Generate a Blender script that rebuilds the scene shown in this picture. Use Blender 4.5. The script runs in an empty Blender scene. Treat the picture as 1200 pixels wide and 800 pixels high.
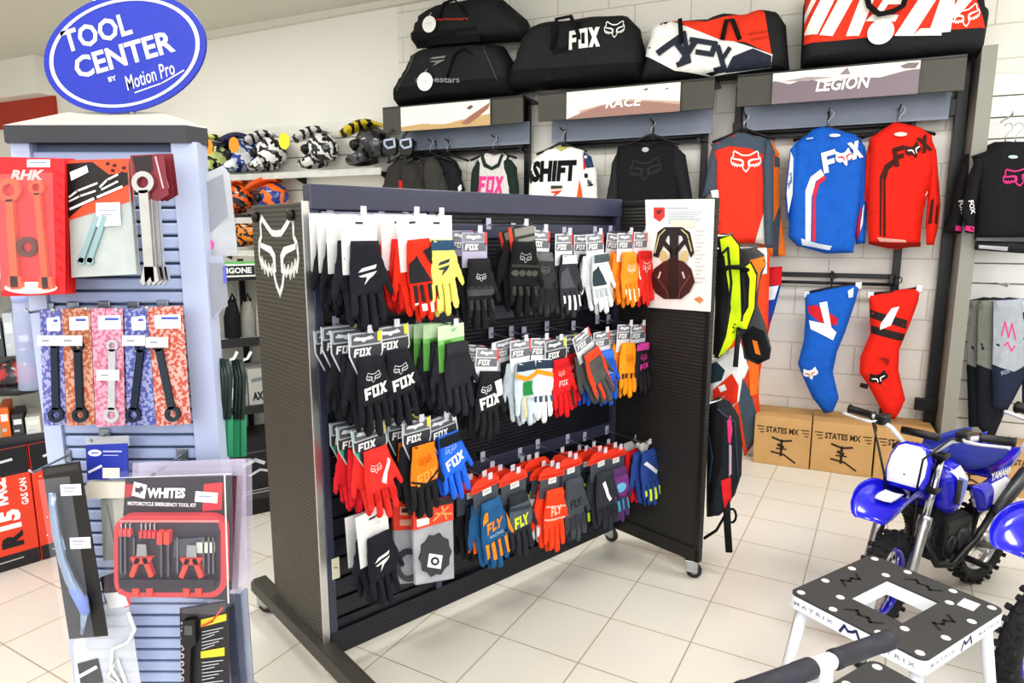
import bpy, bmesh, math, random
from mathutils import Vector, Matrix, noise
from mathutils.geometry import tessellate_polygon
random.seed(7)
PI = math.pi
S = bpy.context.scene
COL = S.collection
rad = math.radians
# ------------------------------------------------------------------ camera model
F, PITCH, H = 778.0, rad(9.33), 1.57
_cp, _sp = math.cos(PITCH), math.sin(PITCH)
def ray(x, y):
    a, b = (x-600)/F, (400-y)/F
    return Vector((a, _cp+b*_sp, -_sp+b*_cp))
def atz(x, y, z=0.0):
    r = ray(x, y); t = (z-H)/r.z
    return Vector((r.x*t, r.y*t, z))
def aty(x, y, Y):
    r = ray(x, y); t = Y/r.y
    return Vector((r.x*t, Y, H+r.z*t))
class Frame:                                    # a vertical display face: u along it, n out of it, z up
    def __init__(s, x, y, yaw):
        s.o = Vector((x, y)); s.yaw = rad(yaw); s.u = Vector((math.cos(s.yaw), math.sin(s.yaw))); s.n = Vector((s.u.y, -s.u.x))
    def p(s, u, n, z):
        q = s.o+s.u*u+s.n*n
        return Vector((q.x, q.y, z))
    def px(s, x, y, n=0.0):                     # where the sight line through a photo point meets the face
        r = ray(x, y); o = s.o+s.n*n
        t = s.n.dot(o)/(s.n.x*r.x+s.n.y*r.y)
        q = Vector((r.x*t, r.y*t))-o
        return q.dot(s.u), H+r.z*t
# ------------------------------------------------------------------ materials
def lin(h):
    c = [int(h[i:i+2], 16)/255 for i in (0, 2, 4)]
    return tuple(x/12.92 if x <= .04045 else ((x+.055)/1.055)**2.4 for x in c)+(1,)
MC = {}
def mat(col, rough=.5, metal=0, bump=0, bs=120, var=0, vs=6, alpha=1, emit=0, coat=0, col2=None, name=None, rib=0, ribs=60, ribdir='Z', spec=.5):
    k = (col, rough, metal, bump, bs, var, vs, alpha, emit, coat, col2, rib, ribs, ribdir, spec)
    if k in MC: return MC[k]
    m = bpy.data.materials.new(name or 'surface_'+col); m.use_nodes = True
    nt = m.node_tree; N = nt.nodes; L = nt.links; b = N['Principled BSDF']
    b.inputs['Base Color'].default_value = lin(col); b.inputs['Roughness'].default_value = rough
    b.inputs['Metallic'].default_value = metal; b.inputs['Alpha'].default_value = alpha
    b.inputs['Coat Weight'].default_value = coat; b.inputs['Specular IOR Level'].default_value = spec
    if emit:
        b.inputs['Emission Color'].default_value = lin(col); b.inputs['Emission Strength'].default_value = emit
    tc = N.new('ShaderNodeTexCoord')
    if var or col2:
        t = N.new('ShaderNodeTexNoise'); t.inputs['Scale'].default_value = vs; t.inputs['Detail'].default_value = 4
        L.new(tc.outputs['Object'], t.inputs['Vector'])
        r = N.new('ShaderNodeValToRGB')
        if col2:
            r.color_ramp.elements[0].position = .47; r.color_ramp.elements[1].position = .53
            r.color_ramp.elements[0].color = lin(col); r.color_ramp.elements[1].color = lin(col2)
        else:
            c = lin(col)
            r.color_ramp.elements[0].position = .3; r.color_ramp.elements[1].position = .7
            r.color_ramp.elements[0].color = tuple(x*(1-var) for x in c[:3])+(1,)
            r.color_ramp.elements[1].color = tuple(min(1, x*(1+var)) for x in c[:3])+(1,)
        L.new(t.outputs['Fac'], r.inputs['Fac']); L.new(r.outputs['Color'], b.inputs['Base Color'])
    if bump or rib:
        bn = N.new('ShaderNodeBump'); bn.inputs['Distance'].default_value = .004
        if rib:
            t = N.new('ShaderNodeTexWave'); t.wave_type = 'BANDS'; t.bands_direction = ribdir
            t.inputs['Scale'].default_value = ribs; bn.inputs['Strength'].default_value = rib
            L.new(tc.outputs['Object'], t.inputs['Vector']); L.new(t.outputs['Fac'], bn.inputs['Height'])
        else:
            t = N.new('ShaderNodeTexNoise'); t.inputs['Scale'].default_value = bs; t.inputs['Detail'].default_value = 3
            bn.inputs['Strength'].default_value = bump
            L.new(tc.outputs['Object'], t.inputs['Vector']); L.new(t.outputs['Fac'], bn.inputs['Height'])
        L.new(bn.outputs['Normal'], b.inputs['Normal'])
    MC[k] = m
    return m
def cloth(c): return mat(c, .8, bump=.35, bs=260, var=.08, vs=25, spec=.25)
def card(c): return mat(c, .45, var=.03, vs=40)
def stripes(c1, c2, sc=5.0, dist=7.0):
    k = ('st', c1, c2, sc, dist)
    if k not in MC:
        m = bpy.data.materials.new('striped_'+c1); m.use_nodes = True; nt = m.node_tree; b = nt.nodes['Principled BSDF']
        tc = nt.nodes.new('ShaderNodeTexCoord'); t = nt.nodes.new('ShaderNodeTexWave'); r = nt.nodes.new('ShaderNodeValToRGB')
        t.bands_direction = 'DIAGONAL'; t.inputs['Scale'].default_value = sc; t.inputs['Distortion'].default_value = dist; t.inputs['Detail'].default_value = 2; t.inputs['Detail Scale'].default_value = 2.5
        r.color_ramp.elements[0].position = .47; r.color_ramp.elements[1].position = .53; r.color_ramp.elements[0].color = lin(c1); r.color_ramp.elements[1].color = lin(c2)
        nt.links.new(tc.outputs['Object'], t.inputs['Vector']); nt.links.new(t.outputs['Fac'], r.inputs['Fac']); nt.links.new(r.outputs['Color'], b.inputs['Base Color'])
        b.inputs['Roughness'].default_value = .22; b.inputs['Coat Weight'].default_value = .4; MC[k] = m
    return MC[k]
def plas(c, r=.35): return mat(c, r, var=.03, vs=15)
def gloss(c): return mat(c, .18, var=.02, vs=10, coat=.5)
def met(c='c8c8cc', r=.3): return mat(c, r, metal=1, var=.05, vs=30)
def clear(c='dfe3ee', a=.22): return mat(c, .12, alpha=a, var=.1, vs=12, spec=.18)
WHITE = card('f2f2f0'); BLACK = plas('141416'); DARK = plas('2b2b2d')
# ------------------------------------------------------------------ 2D shapes (lists of polygons in x,z)
def P2(polys, sx=1, sz=None, dx=0, dz=0, rot=0, shear=0):
    sz = sx if sz is None else sz; c, s = math.cos(rot), math.sin(rot); out = []
    for p in polys:
        q = []
        for x, z in p:
            x2, z2 = (x+shear*z)*sx, z*sz
            q.append((c*x2-s*z2+dx, s*x2+c*z2+dz))
        out.append(q)
    return out
def bbox(polys):
    xs = [x for p in polys for x, _ in p]; zs = [z for p in polys for _, z in p]
    return min(xs), min(zs), max(xs), max(zs)
def fit(polys, cx, cz, w, h=None, rot=0, shear=0):
    a, b, c, d = bbox(polys)
    h = h if h else w*(d-b)/(c-a)
    q = P2(polys, w/(c-a), h/(d-b), -(a+c)/2*w/(c-a), -(b+d)/2*h/(d-b))
    return P2(q, 1, 1, cx, cz, rot, shear)
TC = {}
def text(s, bold=.02, shear=0):
    k = (s, bold, shear)
    if k not in TC:
        cu = bpy.data.curves.new('t', 'FONT'); cu.body = s; cu.offset = bold; cu.shear = shear; cu.resolution_u = 2
        o = bpy.data.objects.new('t', cu); COL.objects.link(o)
        me = bpy.data.meshes.new_from_object(o.evaluated_get(bpy.context.evaluated_depsgraph_get()))
        TC[k] = [[(me.vertices[i].co.x, me.vertices[i].co.y) for i in f.vertices] for f in me.polygons]
        bpy.data.objects.remove(o); bpy.data.curves.remove(cu); bpy.data.meshes.remove(me)
    return TC[k]
def rect(x0, z0, x1, z1): return [[(x0, z0), (x1, z0), (x1, z1), (x0, z1)]]
def ell(cx, cz, a, b=None, n=24):
    b = a if b is None else b
    return [[(cx+a*math.cos(2*PI*i/n), cz+b*math.sin(2*PI*i/n)) for i in range(n)]]
def rrect(x0, z0, x1, z1, r, n=4):
    o = []
    for cx, cz, a0 in ((x1-r, z0+r, -90), (x1-r, z1-r, 0), (x0+r, z1-r, 90), (x0+r, z0+r, 180)):
        for i in range(n+1):
            a = rad(a0+90*i/n); o.append((cx+r*math.cos(a), cz+r*math.sin(a)))
    return [o]
def stroke(pts, w, closed=False):
    out = []; n = len(pts)
    for i in range(n if closed else n-1):
        a = Vector(pts[i]); b = Vector(pts[(i+1) % n]); d = b-a
        if d.length < 1e-6: continue
        d.normalize(); p = Vector((-d.y, d.x))*w/2; e = d*w*.35
        out.append([tuple(a-e+p), tuple(a-e-p), tuple(b+e-p), tuple(b+e+p)])
    return out
def annulus(cx, cy, r0, r1, n=18):
    p = [(math.cos(2*PI*i/n), math.sin(2*PI*i/n)) for i in range(n)]
    return [[(cx+p[i][0]*r1, cy+p[i][1]*r1), (cx+p[(i+1) % n][0]*r1, cy+p[(i+1) % n][1]*r1), (cx+p[(i+1) % n][0]*r0, cy+p[(i+1) % n][1]*r0), (cx+p[i][0]*r0, cy+p[i][1]*r0)] for i in range(n)]
_F = [[(0, 0), (.3, 0), (.3, .36), (.72, .36), (.72, .6), (.3, .6), (.3, .76), (.85, .76), (.85, 1), (0, 1)]]
_O = [rect(.93, 0, 1.2, 1)[0], rect(1.52, 0, 1.8, 1)[0], rect(1.2, 0, 1.52, .22)[0], rect(1.2, .78, 1.52, 1)[0]]
_X = [[(1.85, 0), (2.2, 0), (2.85, 1), (2.5, 1)], [(2.5, 0), (2.85, 0), (2.2, 1), (1.85, 1)]]
FOX = P2(_F+_O+_X, 1, 1, shear=.18)
FLY = P2(_F+[rect(.95, 0, 1.25, 1)[0], rect(1.25, 0, 1.75, .24)[0], [(2.0, 0), (2.3, 0), (2.3, .4), (2.75, 1), (2.4, 1), (2.15, .66), (1.9, 1), (1.55, 1), (2.0, .4)]], 1, 1, shear=.2)
_hh = [(0, .79), (.24, .80), (.46, .88), (.74, 1.0), (.84, .93), (.83, .76), (.97, .66), (1.0, .50), (.90, .34), (.85, .44), (.75, .28), (.69, .39), (.57, .25), (.51, .36), (.38, .27), (.31, .36), (.16, .12), (0, 0)]
HEADP = _hh+[(-x, z) for x, z in reversed(_hh[1:-1])]
_ey = [(.90, .60), (.42, .53), (.28, .47), (.22, .28), (.13, .28), (.13, .52), (.32, .62), (.90, .67)]
EYES = [_ey, [(-x, z) for x, z in reversed(_ey)]]
HEADO = stroke(HEADP, .075, True)+EYES
HEADF = [HEADP]
BOLT = [[(.0, .62), (.25, .82), (1.05, .95), (.95, .72), (.25, .62)], [(.0, .40), (1.0, .55), (.75, .28), (.2, -.15), (.45, .28), (.15, .3)]]
def hexcard(w, h): return [[(-w/2, 0), (w/2, 0), (w/2, -h*.55), (w*.28, -h), (-w*.28, -h), (-w/2, -h*.55)]]
# ------------------------------------------------------------------ mesh builder
def tri2(poly):
    t = tessellate_polygon([[Vector((x, z, 0)) for x, z in poly]])
    return [[poly[i] for i in f] for f in t]
def _clip(p, ax, v, side):
    o = []
    for i in range(len(p)):
        a, b = p[i], p[(i+1) % len(p)]
        da, db = (a[ax]-v)*side, (b[ax]-v)*side
        if da >= 0: o.append(a)
        if da*db < 0:
            t = da/(da-db); o.append((a[0]+t*(b[0]-a[0]), a[1]+t*(b[1]-a[1])))
    return o
def gridcut(polys, g):
    out = []
    for poly in polys:
        for t in tri2(poly):
            st = [t]
            for ax in (0, 1):
                nx = []
                for p in st:
                    lo = min(q[ax] for q in p); hi = max(q[ax] for q in p)
                    k = math.floor(lo/g)+1
                    while k*g < hi-1e-7:
                        if k*g > lo+1e-7:
                            a = _clip(p, ax, k*g, -1)
                            if len(a) > 2: nx.append(a)
                            p = _clip(p, ax, k*g, 1)
                            if len(p) < 3: break
                        k += 1
                    if len(p) > 2: nx.append(p)
                st = nx
            out += st
    return out
class MB:
    def __init__(s): s.v = []; s.f = []; s.m = []; s.sm = []; s.mats = []
    def mi(s, m):
        if m not in s.mats: s.mats.append(m)
        return s.mats.index(m)
    def add(s, vs, fs, m, smooth=False, M=None):
        o = len(s.v); i = s.mi(m)
        s.v += [tuple(M @ Vector(v)) for v in vs] if M else [tuple(v) for v in vs]
        for f in fs: s.f.append([o+k for k in f]); s.m.append(i); s.sm.append(smooth)
        return s
    def box(s, x0, x1, y0, y1, z0, z1, m, bev=0, M=None, seg=2):
        bm = bmesh.new(); bmesh.ops.create_cube(bm, size=1)
        for v in bm.verts:
            v.co = ((x0+x1)/2+v.co.x*(x1-x0), (y0+y1)/2+v.co.y*(y1-y0), (z0+z1)/2+v.co.z*(z1-z0))
        if bev: bmesh.ops.bevel(bm, geom=list(bm.edges), offset=bev, segments=seg, profile=.5, affect='EDGES')
        bm.verts.index_update()
        s.add([v.co[:] for v in bm.verts], [[v.index for v in f.verts] for f in bm.faces], m, False, M); bm.free()
        return s
    def tube(s, pts, r, m, n=8, closed=False, M=None, flat=None):
        pts = [Vector(p) for p in pts]; k = len(pts); R = r if isinstance(r, (list, tuple)) else [r]*k
        vs = []; up = None
        for i in range(k):
            d = (pts[(i+1) % k]-pts[i-1]) if closed else pts[min(i+1, k-1)]-pts[max(i-1, 0)]
            if d.length < 1e-9: d = Vector((0, 0, 1))
            d.normalize()
            if up is None: up = Vector((0, 0, 1)) if abs(d.z) < .9 else Vector((0, 1, 0))
            x = d.cross(up)
            if x.length < 1e-6: x = d.orthogonal()
            x.normalize(); up = x.cross(d).normalized()
            for j in range(n):
                a = 2*PI*(j+.5)/n
                ca, sa = math.cos(a), math.sin(a)
                if flat: vs.append(pts[i]+x*(ca*R[i])+up*(sa*R[i]*flat))
                else: vs.append(pts[i]+(x*ca+up*sa)*R[i])
        fs = []
        for i in range(k if closed else k-1):
            b = ((i+1) % k)*n
            for j in range(n): fs.append((i*n+j, i*n+(j+1) % n, b+(j+1) % n, b+j))
        if not closed: fs += [tuple(range(n-1, -1, -1)), tuple(range((k-1)*n, k*n))]
        return s.add(vs, fs, m, n > 4, M)
    def lathe(s, prof, m, n=20, M=None, smooth=True):
        vs = [(r*math.cos(2*PI*j/n), r*math.sin(2*PI*j/n), z) for r, z in prof for j in range(n)]
        fs = [(i*n+j, i*n+(j+1) % n, (i+1)*n+(j+1) % n, (i+1)*n+j) for i in range(len(prof)-1) for j in range(n)]
        if prof[0][0] > 1e-6: fs.append(tuple(range(n-1, -1, -1)))
        if prof[-1][0] > 1e-6: fs.append(tuple(range((len(prof)-1)*n, len(prof)*n)))
        return s.add(vs, fs, m, smooth, M)
    def prism(s, polys, y0, y1, m, M=None):                # x,z outline given thickness along y
        for p in polys:
            n = len(p); a = sum(p[i][0]*p[(i+1) % n][1]-p[(i+1) % n][0]*p[i][1] for i in range(n))
            if a < 0: p = p[::-1]
            vs = [(x, y0, z) for x, z in p]+[(x, y1, z) for x, z in p]
            fs = [(i, (i+n), (i+1) % n+n, (i+1) % n) for i in range(n)]
            idx = {q: i for i, q in enumerate(p)}
            for t in tessellate_polygon([[Vector((x, z, 0)) for x, z in p]]):
                q = [p[i] for i in t]
                ar = (q[1][0]-q[0][0])*(q[2][1]-q[0][1])-(q[2][0]-q[0][0])*(q[1][1]-q[0][1])
                t = list(t) if ar > 0 else list(t)[::-1]
                fs += [tuple(t), tuple(i+n for i in t[::-1])]
            s.add(vs, fs, m, False, M)
        return s
    def decal(s, polys, y, m, M=None):                     # flat printed shapes facing -y
        for p in polys:
            for t in tri2(p):
                ar = (t[1][0]-t[0][0])*(t[2][1]-t[0][1])-(t[2][0]-t[0][0])*(t[1][1]-t[0][1])
                if ar < 0: t = t[::-1]
                s.add([(x, y, z) for x, z in t], [(0, 1, 2)], m, False, M)
        return s
    def pillow(s, poly, t, r, m, g=.01, layers=(), warp=None, M=None, back=True, mback=None):
        n = len(poly)
        def dist(x, z):
            b = 9
            for i in range(n):
                ax, az = poly[i]; bx, bz = poly[(i+1) % n]; dx, dz = bx-ax, bz-az
                q = dx*dx+dz*dz
                k = 0 if q < 1e-12 else max(0, min(1, ((x-ax)*dx+(z-az)*dz)/q))
                ex, ez = x-ax-k*dx, z-az-k*dz; q = ex*ex+ez*ez
                if q < b: b = q
            return math.sqrt(b)
        def hgt(x, z):
            d = min(dist(x, z)/r, 1)
            return t*math.sqrt(max(0, 1-(1-d)**2))
        def emit(polys, sgn, off, mm):
            vid = {}; vs = []; fs = []
            for p in gridcut(polys, g):
                ar = sum(p[i][0]*p[(i+1) % len(p)][1]-p[(i+1) % len(p)][0]*p[i][1] for i in range(len(p)))
                if abs(ar) < 1e-10: continue
                if ar*sgn < 0: p = p[::-1]
                f = []
                for x, z in p:
                    k = (round(x, 5), round(z, 5))
                    if k not in vid:
                        vid[k] = len(vs); y = -sgn*(hgt(x, z)+off)
                        v = (x, y, z); vs.append(warp(*v) if warp else v)
                    if vid[k] not in f: f.append(vid[k])
                if len(f) > 2: fs.append(f)
            s.add(vs, fs, mm, True, M)
        emit([poly], 1, 0, m)
        if back: emit([poly], -1, 0, mback or m)
        for i, (pl, mm) in enumerate(layers):
            if pl: emit(pl, 1, max(.0009, g*.09)*(i+1), mm)
        return s
    def mesh(s, name):
        me = bpy.data.meshes.new(name); me.from_pydata(s.v, [], s.f)
        for m in s.mats: me.materials.append(m)
        me.polygons.foreach_set('material_index', s.m); me.polygons.foreach_set('use_smooth', s.sm)
        me.update(); return me
    def build(s, name, parent=None, loc=None, rot=None):
        return link(name, s.mesh(name), parent, loc, rot)
def link(name, me, parent=None, loc=None, rot=None):
    o = bpy.data.objects.new(name, me); COL.objects.link(o)
    if parent: o.parent = parent
    if loc is not None: o.location = loc
    if rot is not None: o.rotation_euler = rot
    return o
def tag(o, label, cat, group=None):
    o['label'] = label; o['category'] = cat
    if group: o['group'] = group
    return o
def thing(name, label, cat, loc, rz=0, group=None, rx=0, ry=0):
    o = bpy.data.objects.new(name, None); COL.objects.link(o); o.empty_display_size = .05
    o.location = loc; o.rotation_euler = (rx, ry, rz)
    return tag(o, label, cat, group)
def struct(o): o['kind'] = 'structure'; return o
def dup(o, loc, rz, label, group=None, rx=None, ry=None):
    def cp(a, par):
        c = a.copy(); COL.objects.link(c); c.parent = par
        for ch in a.children: cp(ch, c)
        return c
    r = cp(o, None); r.location = loc
    r.rotation_euler = (o.rotation_euler.x if rx is None else rx, o.rotation_euler.y if ry is None else ry, rz)
    r['label'] = label
    if group: r['group'] = group
    return r
def T3(x=0, y=0, z=0): return Matrix.Translation((x, y, z))
def RZ(a): return Matrix.Rotation(a, 4, 'Z')
def RX(a): return Matrix.Rotation(a, 4, 'X')
def RY(a): return Matrix.Rotation(a, 4, 'Y')
WF = Frame(1.657, 4.408, -24.4)          # front line of the racks on the back wall
GF = Frame(-.655, 2.165, 41.6)           # front of the glove gondola
WN = -.36                                # wall surface, measured from WF
# ------------------------------------------------------------------ camera, world, light
cam = bpy.data.cameras.new('camera'); co = bpy.data.objects.new('camera', cam); COL.objects.link(co)
cam.sensor_width = 36; cam.lens = F*36/1200; cam.clip_start = .05; cam.clip_end = 60
co.location = (0, 0, H); co.rotation_euler = (PI/2-PITCH, 0, 0); S.camera = co
w = bpy.data.worlds.new('world'); S.world = w; w.use_nodes = True
bg = w.node_tree.nodes['Background']; bg.inputs['Color'].default_value = (1, .99, .97, 1); bg.inputs['Strength'].default_value = .85
S.view_settings.view_transform = 'Standard'; S.view_settings.look = 'Medium High Contrast'; S.view_settings.exposure = .27; S.view_settings.gamma = 1.0
def area(x, y, z, sx, sy, p, col=(1, .985, .95), rot=(0, 0, 0)):
    l = bpy.data.lights.new('area_lamp', 'AREA'); l.shape = 'RECTANGLE'; l.size = sx; l.size_y = sy; l.energy = p; l.color = col
    o = bpy.data.objects.new('area_lamp', l); COL.objects.link(o); o.location = (x, y, z); o.rotation_euler = rot
CEIL = 3.5
for x, y in ((-3.4, 4.6), (-.6, 3.3), (2.0, 2.2), (-1.5, .6), (1.2, -.6), (-4.4, 2.2), (4.2, 1.4)):
    area(x, y, CEIL-.09, 1.3, .5, 30, rot=(0, 0, WF.yaw))
area(.3, -2.6, 2.3, 4.5, 2.2, 75, (.93, .96, 1), (rad(75), 0, 0))      # unseen fill lamp behind the viewer, acting as shop window daylight
# ------------------------------------------------------------------ room shell
m = bpy.data.materials.new('cream_floor_tile'); m.use_nodes = True; nt = m.node_tree; N = nt.nodes; L = nt.links
b = N['Principled BSDF']; tc = N.new('ShaderNodeTexCoord'); br = N.new('ShaderNodeTexBrick')
br.offset = 0; br.inputs['Scale'].default_value = 1; br.inputs['Brick Width'].default_value = .33; br.inputs['Row Height'].default_value = .33
br.inputs['Mortar Size'].default_value = .0032; br.inputs['Mortar Smooth'].default_value = .3
br.inputs['Color1'].default_value = lin('e6e3da'); br.inputs['Color2'].default_value = lin('e3dfd5'); br.inputs['Mortar'].default_value = lin('b3a691')
no = N.new('ShaderNodeTexNoise'); no.inputs['Scale'].default_value = 2.2; no.inputs['Detail'].default_value = 5
mx = N.new('ShaderNodeMix'); mx.data_type = 'RGBA'; mx.blend_type = 'MULTIPLY'; mx.inputs['Factor'].default_value = .10
L.new(tc.outputs['Object'], br.inputs['Vector']); L.new(tc.outputs['Object'], no.inputs['Vector'])
L.new(br.outputs['Color'], mx.inputs['A']); L.new(no.outputs['Fac'], mx.inputs['B']); L.new(mx.outputs['Result'], b.inputs['Base Color'])
bn = N.new('ShaderNodeBump'); bn.inputs['Strength'].default_value = .25; bn.inputs['Distance'].default_value = .002; bn.invert = True
L.new(br.outputs['Fac'], bn.inputs['Height']); L.new(bn.outputs['Normal'], b.inputs['Normal'])
b.inputs['Roughness'].default_value = .28; FLOORM = m
fl = MB(); fl.box(-14, 14, -14, 14, -.1, 0, FLOORM)
struct(fl.build('floor', loc=(-.043, 2.393, 0), rot=(0, 0, rad(-29.45))))
m = bpy.data.materials.new('painted_block_wall'); m.use_nodes = True; nt = m.node_tree; N = nt.nodes; L = nt.links
b = N['Principled BSDF']; tc = N.new('ShaderNodeTexCoord'); mp = N.new('ShaderNodeMapping'); mp.inputs['Rotation'].default_value = (rad(90), 0, 0)
br = N.new('ShaderNodeTexBrick'); br.inputs['Scale'].default_value = 1; br.inputs['Brick Width'].default_value = .4; br.inputs['Row Height'].default_value = .2
br.inputs['Mortar Size'].default_value = .006; br.inputs['Mortar Smooth'].default_value = .6
br.inputs['Color1'].default_value = lin('eeece4'); br.inputs['Color2'].default_value = lin('ebe9e1'); br.inputs['Mortar'].default_value = lin('cfcabd')
L.new(tc.outputs['Object'], mp.inputs['Vector']); L.new(mp.outputs['Vector'], br.inputs['Vector']); L.new(br.outputs['Color'], b.inputs['Base Color'])
bn = N.new('ShaderNodeBump'); bn.inputs['Strength'].default_value = .3; bn.inputs['Distance'].default_value = .003; bn.invert = True
L.new(br.outputs['Fac'], bn.inputs['Height']); L.new(bn.outputs['Normal'], b.inputs['Normal']); b.inputs['Roughness'].default_value = .6
BLOCK = m
PAINT = mat('f1f0ea', .7, bump=.1, bs=40, name='cream_wall_paint'); CEILM = mat('dcd9ce', .8, bump=.1, bs=30, name='ceiling_paint')
R0 = WF.p(0, 0, 0)
def wl(name, mb):                              # setting pieces in wall coordinates (x along, y = -n, z)
    return struct(mb.build(name, loc=R0, rot=(0, 0, WF.yaw)))
q = MB(); q.box(-3.05, 4.2, -WN, -WN+.2, 0, CEIL+.02, BLOCK); wl('wall_back', q)
q = MB(); q.box(-9.6, -3.05, -WN, -WN+.2, 0, CEIL+.02, PAINT); wl('wall_back_left', q)
q = MB(); q.box(-9.8, -9.6, -6, -WN+.2, 0, CEIL+.02, PAINT); wl('wall_left', q)
q = MB(); q.box(4.2, 4.4, -4.5, -WN+.2, 0, CEIL+.02, PAINT); wl('wall_right', q)
q = MB(); q.box(-9.8, 4.4, -6.0, -WN+.2, CEIL, CEIL+.15, CEILM); wl('ceiling', q)
q = MB()
q.prism([[(-7.7, CEIL-.10), (-.5, CEIL-.02), (4.2, CEIL-.02), (4.2, CEIL), (-7.7, CEIL)]], -WN-.05, -WN, mat('e0ddd2', .6)); wl('trim_1', q)
q = MB(); q.box(-9.6, -7.68, -WN-.03, -WN, 2.80, 3.10, mat('b8402c', .6, var=.05)); wl('trim_2', q)
q = MB(); q.box(-9.6, -7.68, -WN-.2, -WN, 3.1, CEIL, PAINT); wl('trim_3', q)
# slat panels
def slats(u0, u1, z0, z1, st, mm, name, y=-WN):
    q = MB(); q.box(u0, u1, y-.006, y, z0, z1, mat('8b887e', .7))
    z = z1
    while z > z0+.02:
        zz = max(z0, z-st+.009); q.box(u0, u1, y-.022, y-.006, zz, z, mm); z -= st
    wl(name, q)
SLAT = mat('eeede5', .45, name='cream_slat_panel')
slats(-7.6, -3.02, .1, 2.56, .15, SLAT, 'wall_slat_left')
slats(1.175, 3.6, .12, 2.50, .125, mat('eeeeec', .4, name='white_slat_panel'), 'wall_slat_right', -WN-.02)
q = MB(); q.box(1.10, 1.175, -WN-.30, -WN, 0, 2.62, mat('8f8e86', .5)); wl('trim_4', q)
q = MB(); q.box(-7.6, 4.2, -WN-.012, -WN, 0, .1, mat('c9c4b6', .5)); wl('baseboard_back', q)
# recessed ceiling lights
for i, (x, y, n_) in enumerate(((112, -9, 'over the oval sign'), (46, 84, 'beside the oval sign'), (4, 124, 'over the red wall band'))):
    p = atz(x, y, CEIL)
    t = thing('ceiling_light', 'recessed square ceiling light '+n_, 'ceiling light', (p.x, p.y, CEIL), WF.yaw, 'recessed ceiling lights')
    q = MB(); q.prism(rect(-.2, -.2, -.17, .2)+rect(.17, -.2, .2, .2)+rect(-.17, -.2, .17, -.17)+rect(-.17, .17, .17, .2), -.012, 0, mat('f4f4f0', .5), RX(-PI/2)); q.build('frame', t)
    q = MB(); q.box(-.17, .17, -.17, .17, -.008, -.002, mat('ffffff', .5, emit=6)); q.build('diffuser', t)
# ------------------------------------------------------------------ photo-point helpers for goods on a display face
def ps(shape, cx, cy, w, h=None, rot=0, shear=0):      # a 2D shape placed in photo points (y down)
    a, b, c, d = bbox(shape)
    h = h if h else w*(d-b)/(c-a)
    q = fit(shape, 0, 0, w, h, rot, shear)
    return [[(cx+x, cy-z) for x, z in p] for p in q]
class Soft:
    """a soft or flat article on a display face: its parts are given by their outlines"""
    def __init__(s, name, label, cat, fr, n, base, group=None, yaw=0):
        s.fr = fr; s.n = n; u, z = fr.px(*base, n); s.u0, s.z0 = u, z
        s.t = thing(name, label, cat, fr.p(u, n, z), fr.yaw+yaw, group)
    def m(s, pts): 
        o = []
        for x, y in pts:
            u, z = s.fr.px(x, y, s.n); o.append((u-s.u0, z-s.z0))
        return o
    def ms(s, polys): return [s.m(p) for p in polys]
    def part(s, name, outline, t, r, mm, layers=(), g=.03, dy=0, warp=None, parent=None, label=None):
        q = MB(); q.pillow(s.m(outline), t, r, mm, g, [(s.ms(pl), lm) for pl, lm in layers], warp, T3(0, dy, 0))
        o = q.build(name, parent or s.t)
        if label: o['label'] = label
        return o
    def flat(s, name, polys, th, mm, layers=(), dy=0, parent=None, label=None):
        q = MB(); q.prism(s.ms(polys), dy-th, dy, mm)
        for i, (pl, lm) in enumerate(layers): q.decal(s.ms(pl), dy-th-.0006*(i+1), lm)
        o = q.build(name, parent or s.t)
        if label: o['label'] = label
        return o
    def pt(s, x, y, dy=0):
        u, z = s.fr.px(x, y, s.n); return Vector((u-s.u0, dy, z-s.z0))
def wrinkle(a, kx, kz, seed=0):
    def f(x, y, z):
        return (x, y+a*noise.noise(Vector((x*kx+seed, z*kz, seed*1.7))), z)
    return f
# ------------------------------------------------------------------ racks on the back wall
OLIVE = mat('4b4a43', .55, var=.05); POST = plas('17171a', .4)
RK = []
def rack(u0, label, posts, low=False):
    t = thing('display_rack', label, 'display rack', WF.p(u0, 0, 0), WF.yaw, 'header racks along the back wall')
    q = MB(); q.box(0, 1.253, .03, .055, 2.378, 2.562, OLIVE, .003); q.build('header_panel', t)
    q = MB(); q.box(.03, 1.22, .235, .25, 2.25, 2.42, mat('8d96a8', .4), .002); q.build('infill_panel', t)  # blue-grey colour holds the bluish light seen between header and rail
    q = MB(); q.box(0, 1.253, .03, -WN-.004, 2.562, 2.578, plas('1c1c1c'), .002); q.build('shelf', t)
    for pu in posts:
        q = MB(); q.box(pu-u0-.022, pu-u0+.022, -WN-.06, -WN-.012, .0, 2.56, POST, .003)
        q.box(pu-u0-.03, pu-u0+.03, -WN-.075, -WN-.06, 2.2, 2.32, POST, .003); q.build('upright_post', t)
    RK.append((u0, t)); a, b = posts[0]-u0, posts[-1]-u0
    q = MB(); q.box(a, b, .275, .295, 2.20, 2.245, POST, .004); q.tube([(a, .245, 2.235), (b, .245, 2.235)], .011, POST)
    for x in (a+.03, b-.03): q.box(x-.012, x+.012, .24, -WN-.05, 2.2, 2.245, POST)
    q.build('hang_rail', t)
    if low:
        q = MB(); q.box(a, b, .275, .295, 1.268, 1.30, POST, .003); q.tube([(a, .245, 1.235), (b, .245, 1.235)], .011, POST)
        for x in (a+.03, b-.03): q.box(x-.012, x+.012, .24, -WN-.05, 1.23, 1.3, POST)
        q.build('hang_rail', t)
    return t
rack(-2.998, 'dark header rack with sandy picture sign above the pink lettered raglan', (-2.93, -1.83))
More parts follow.
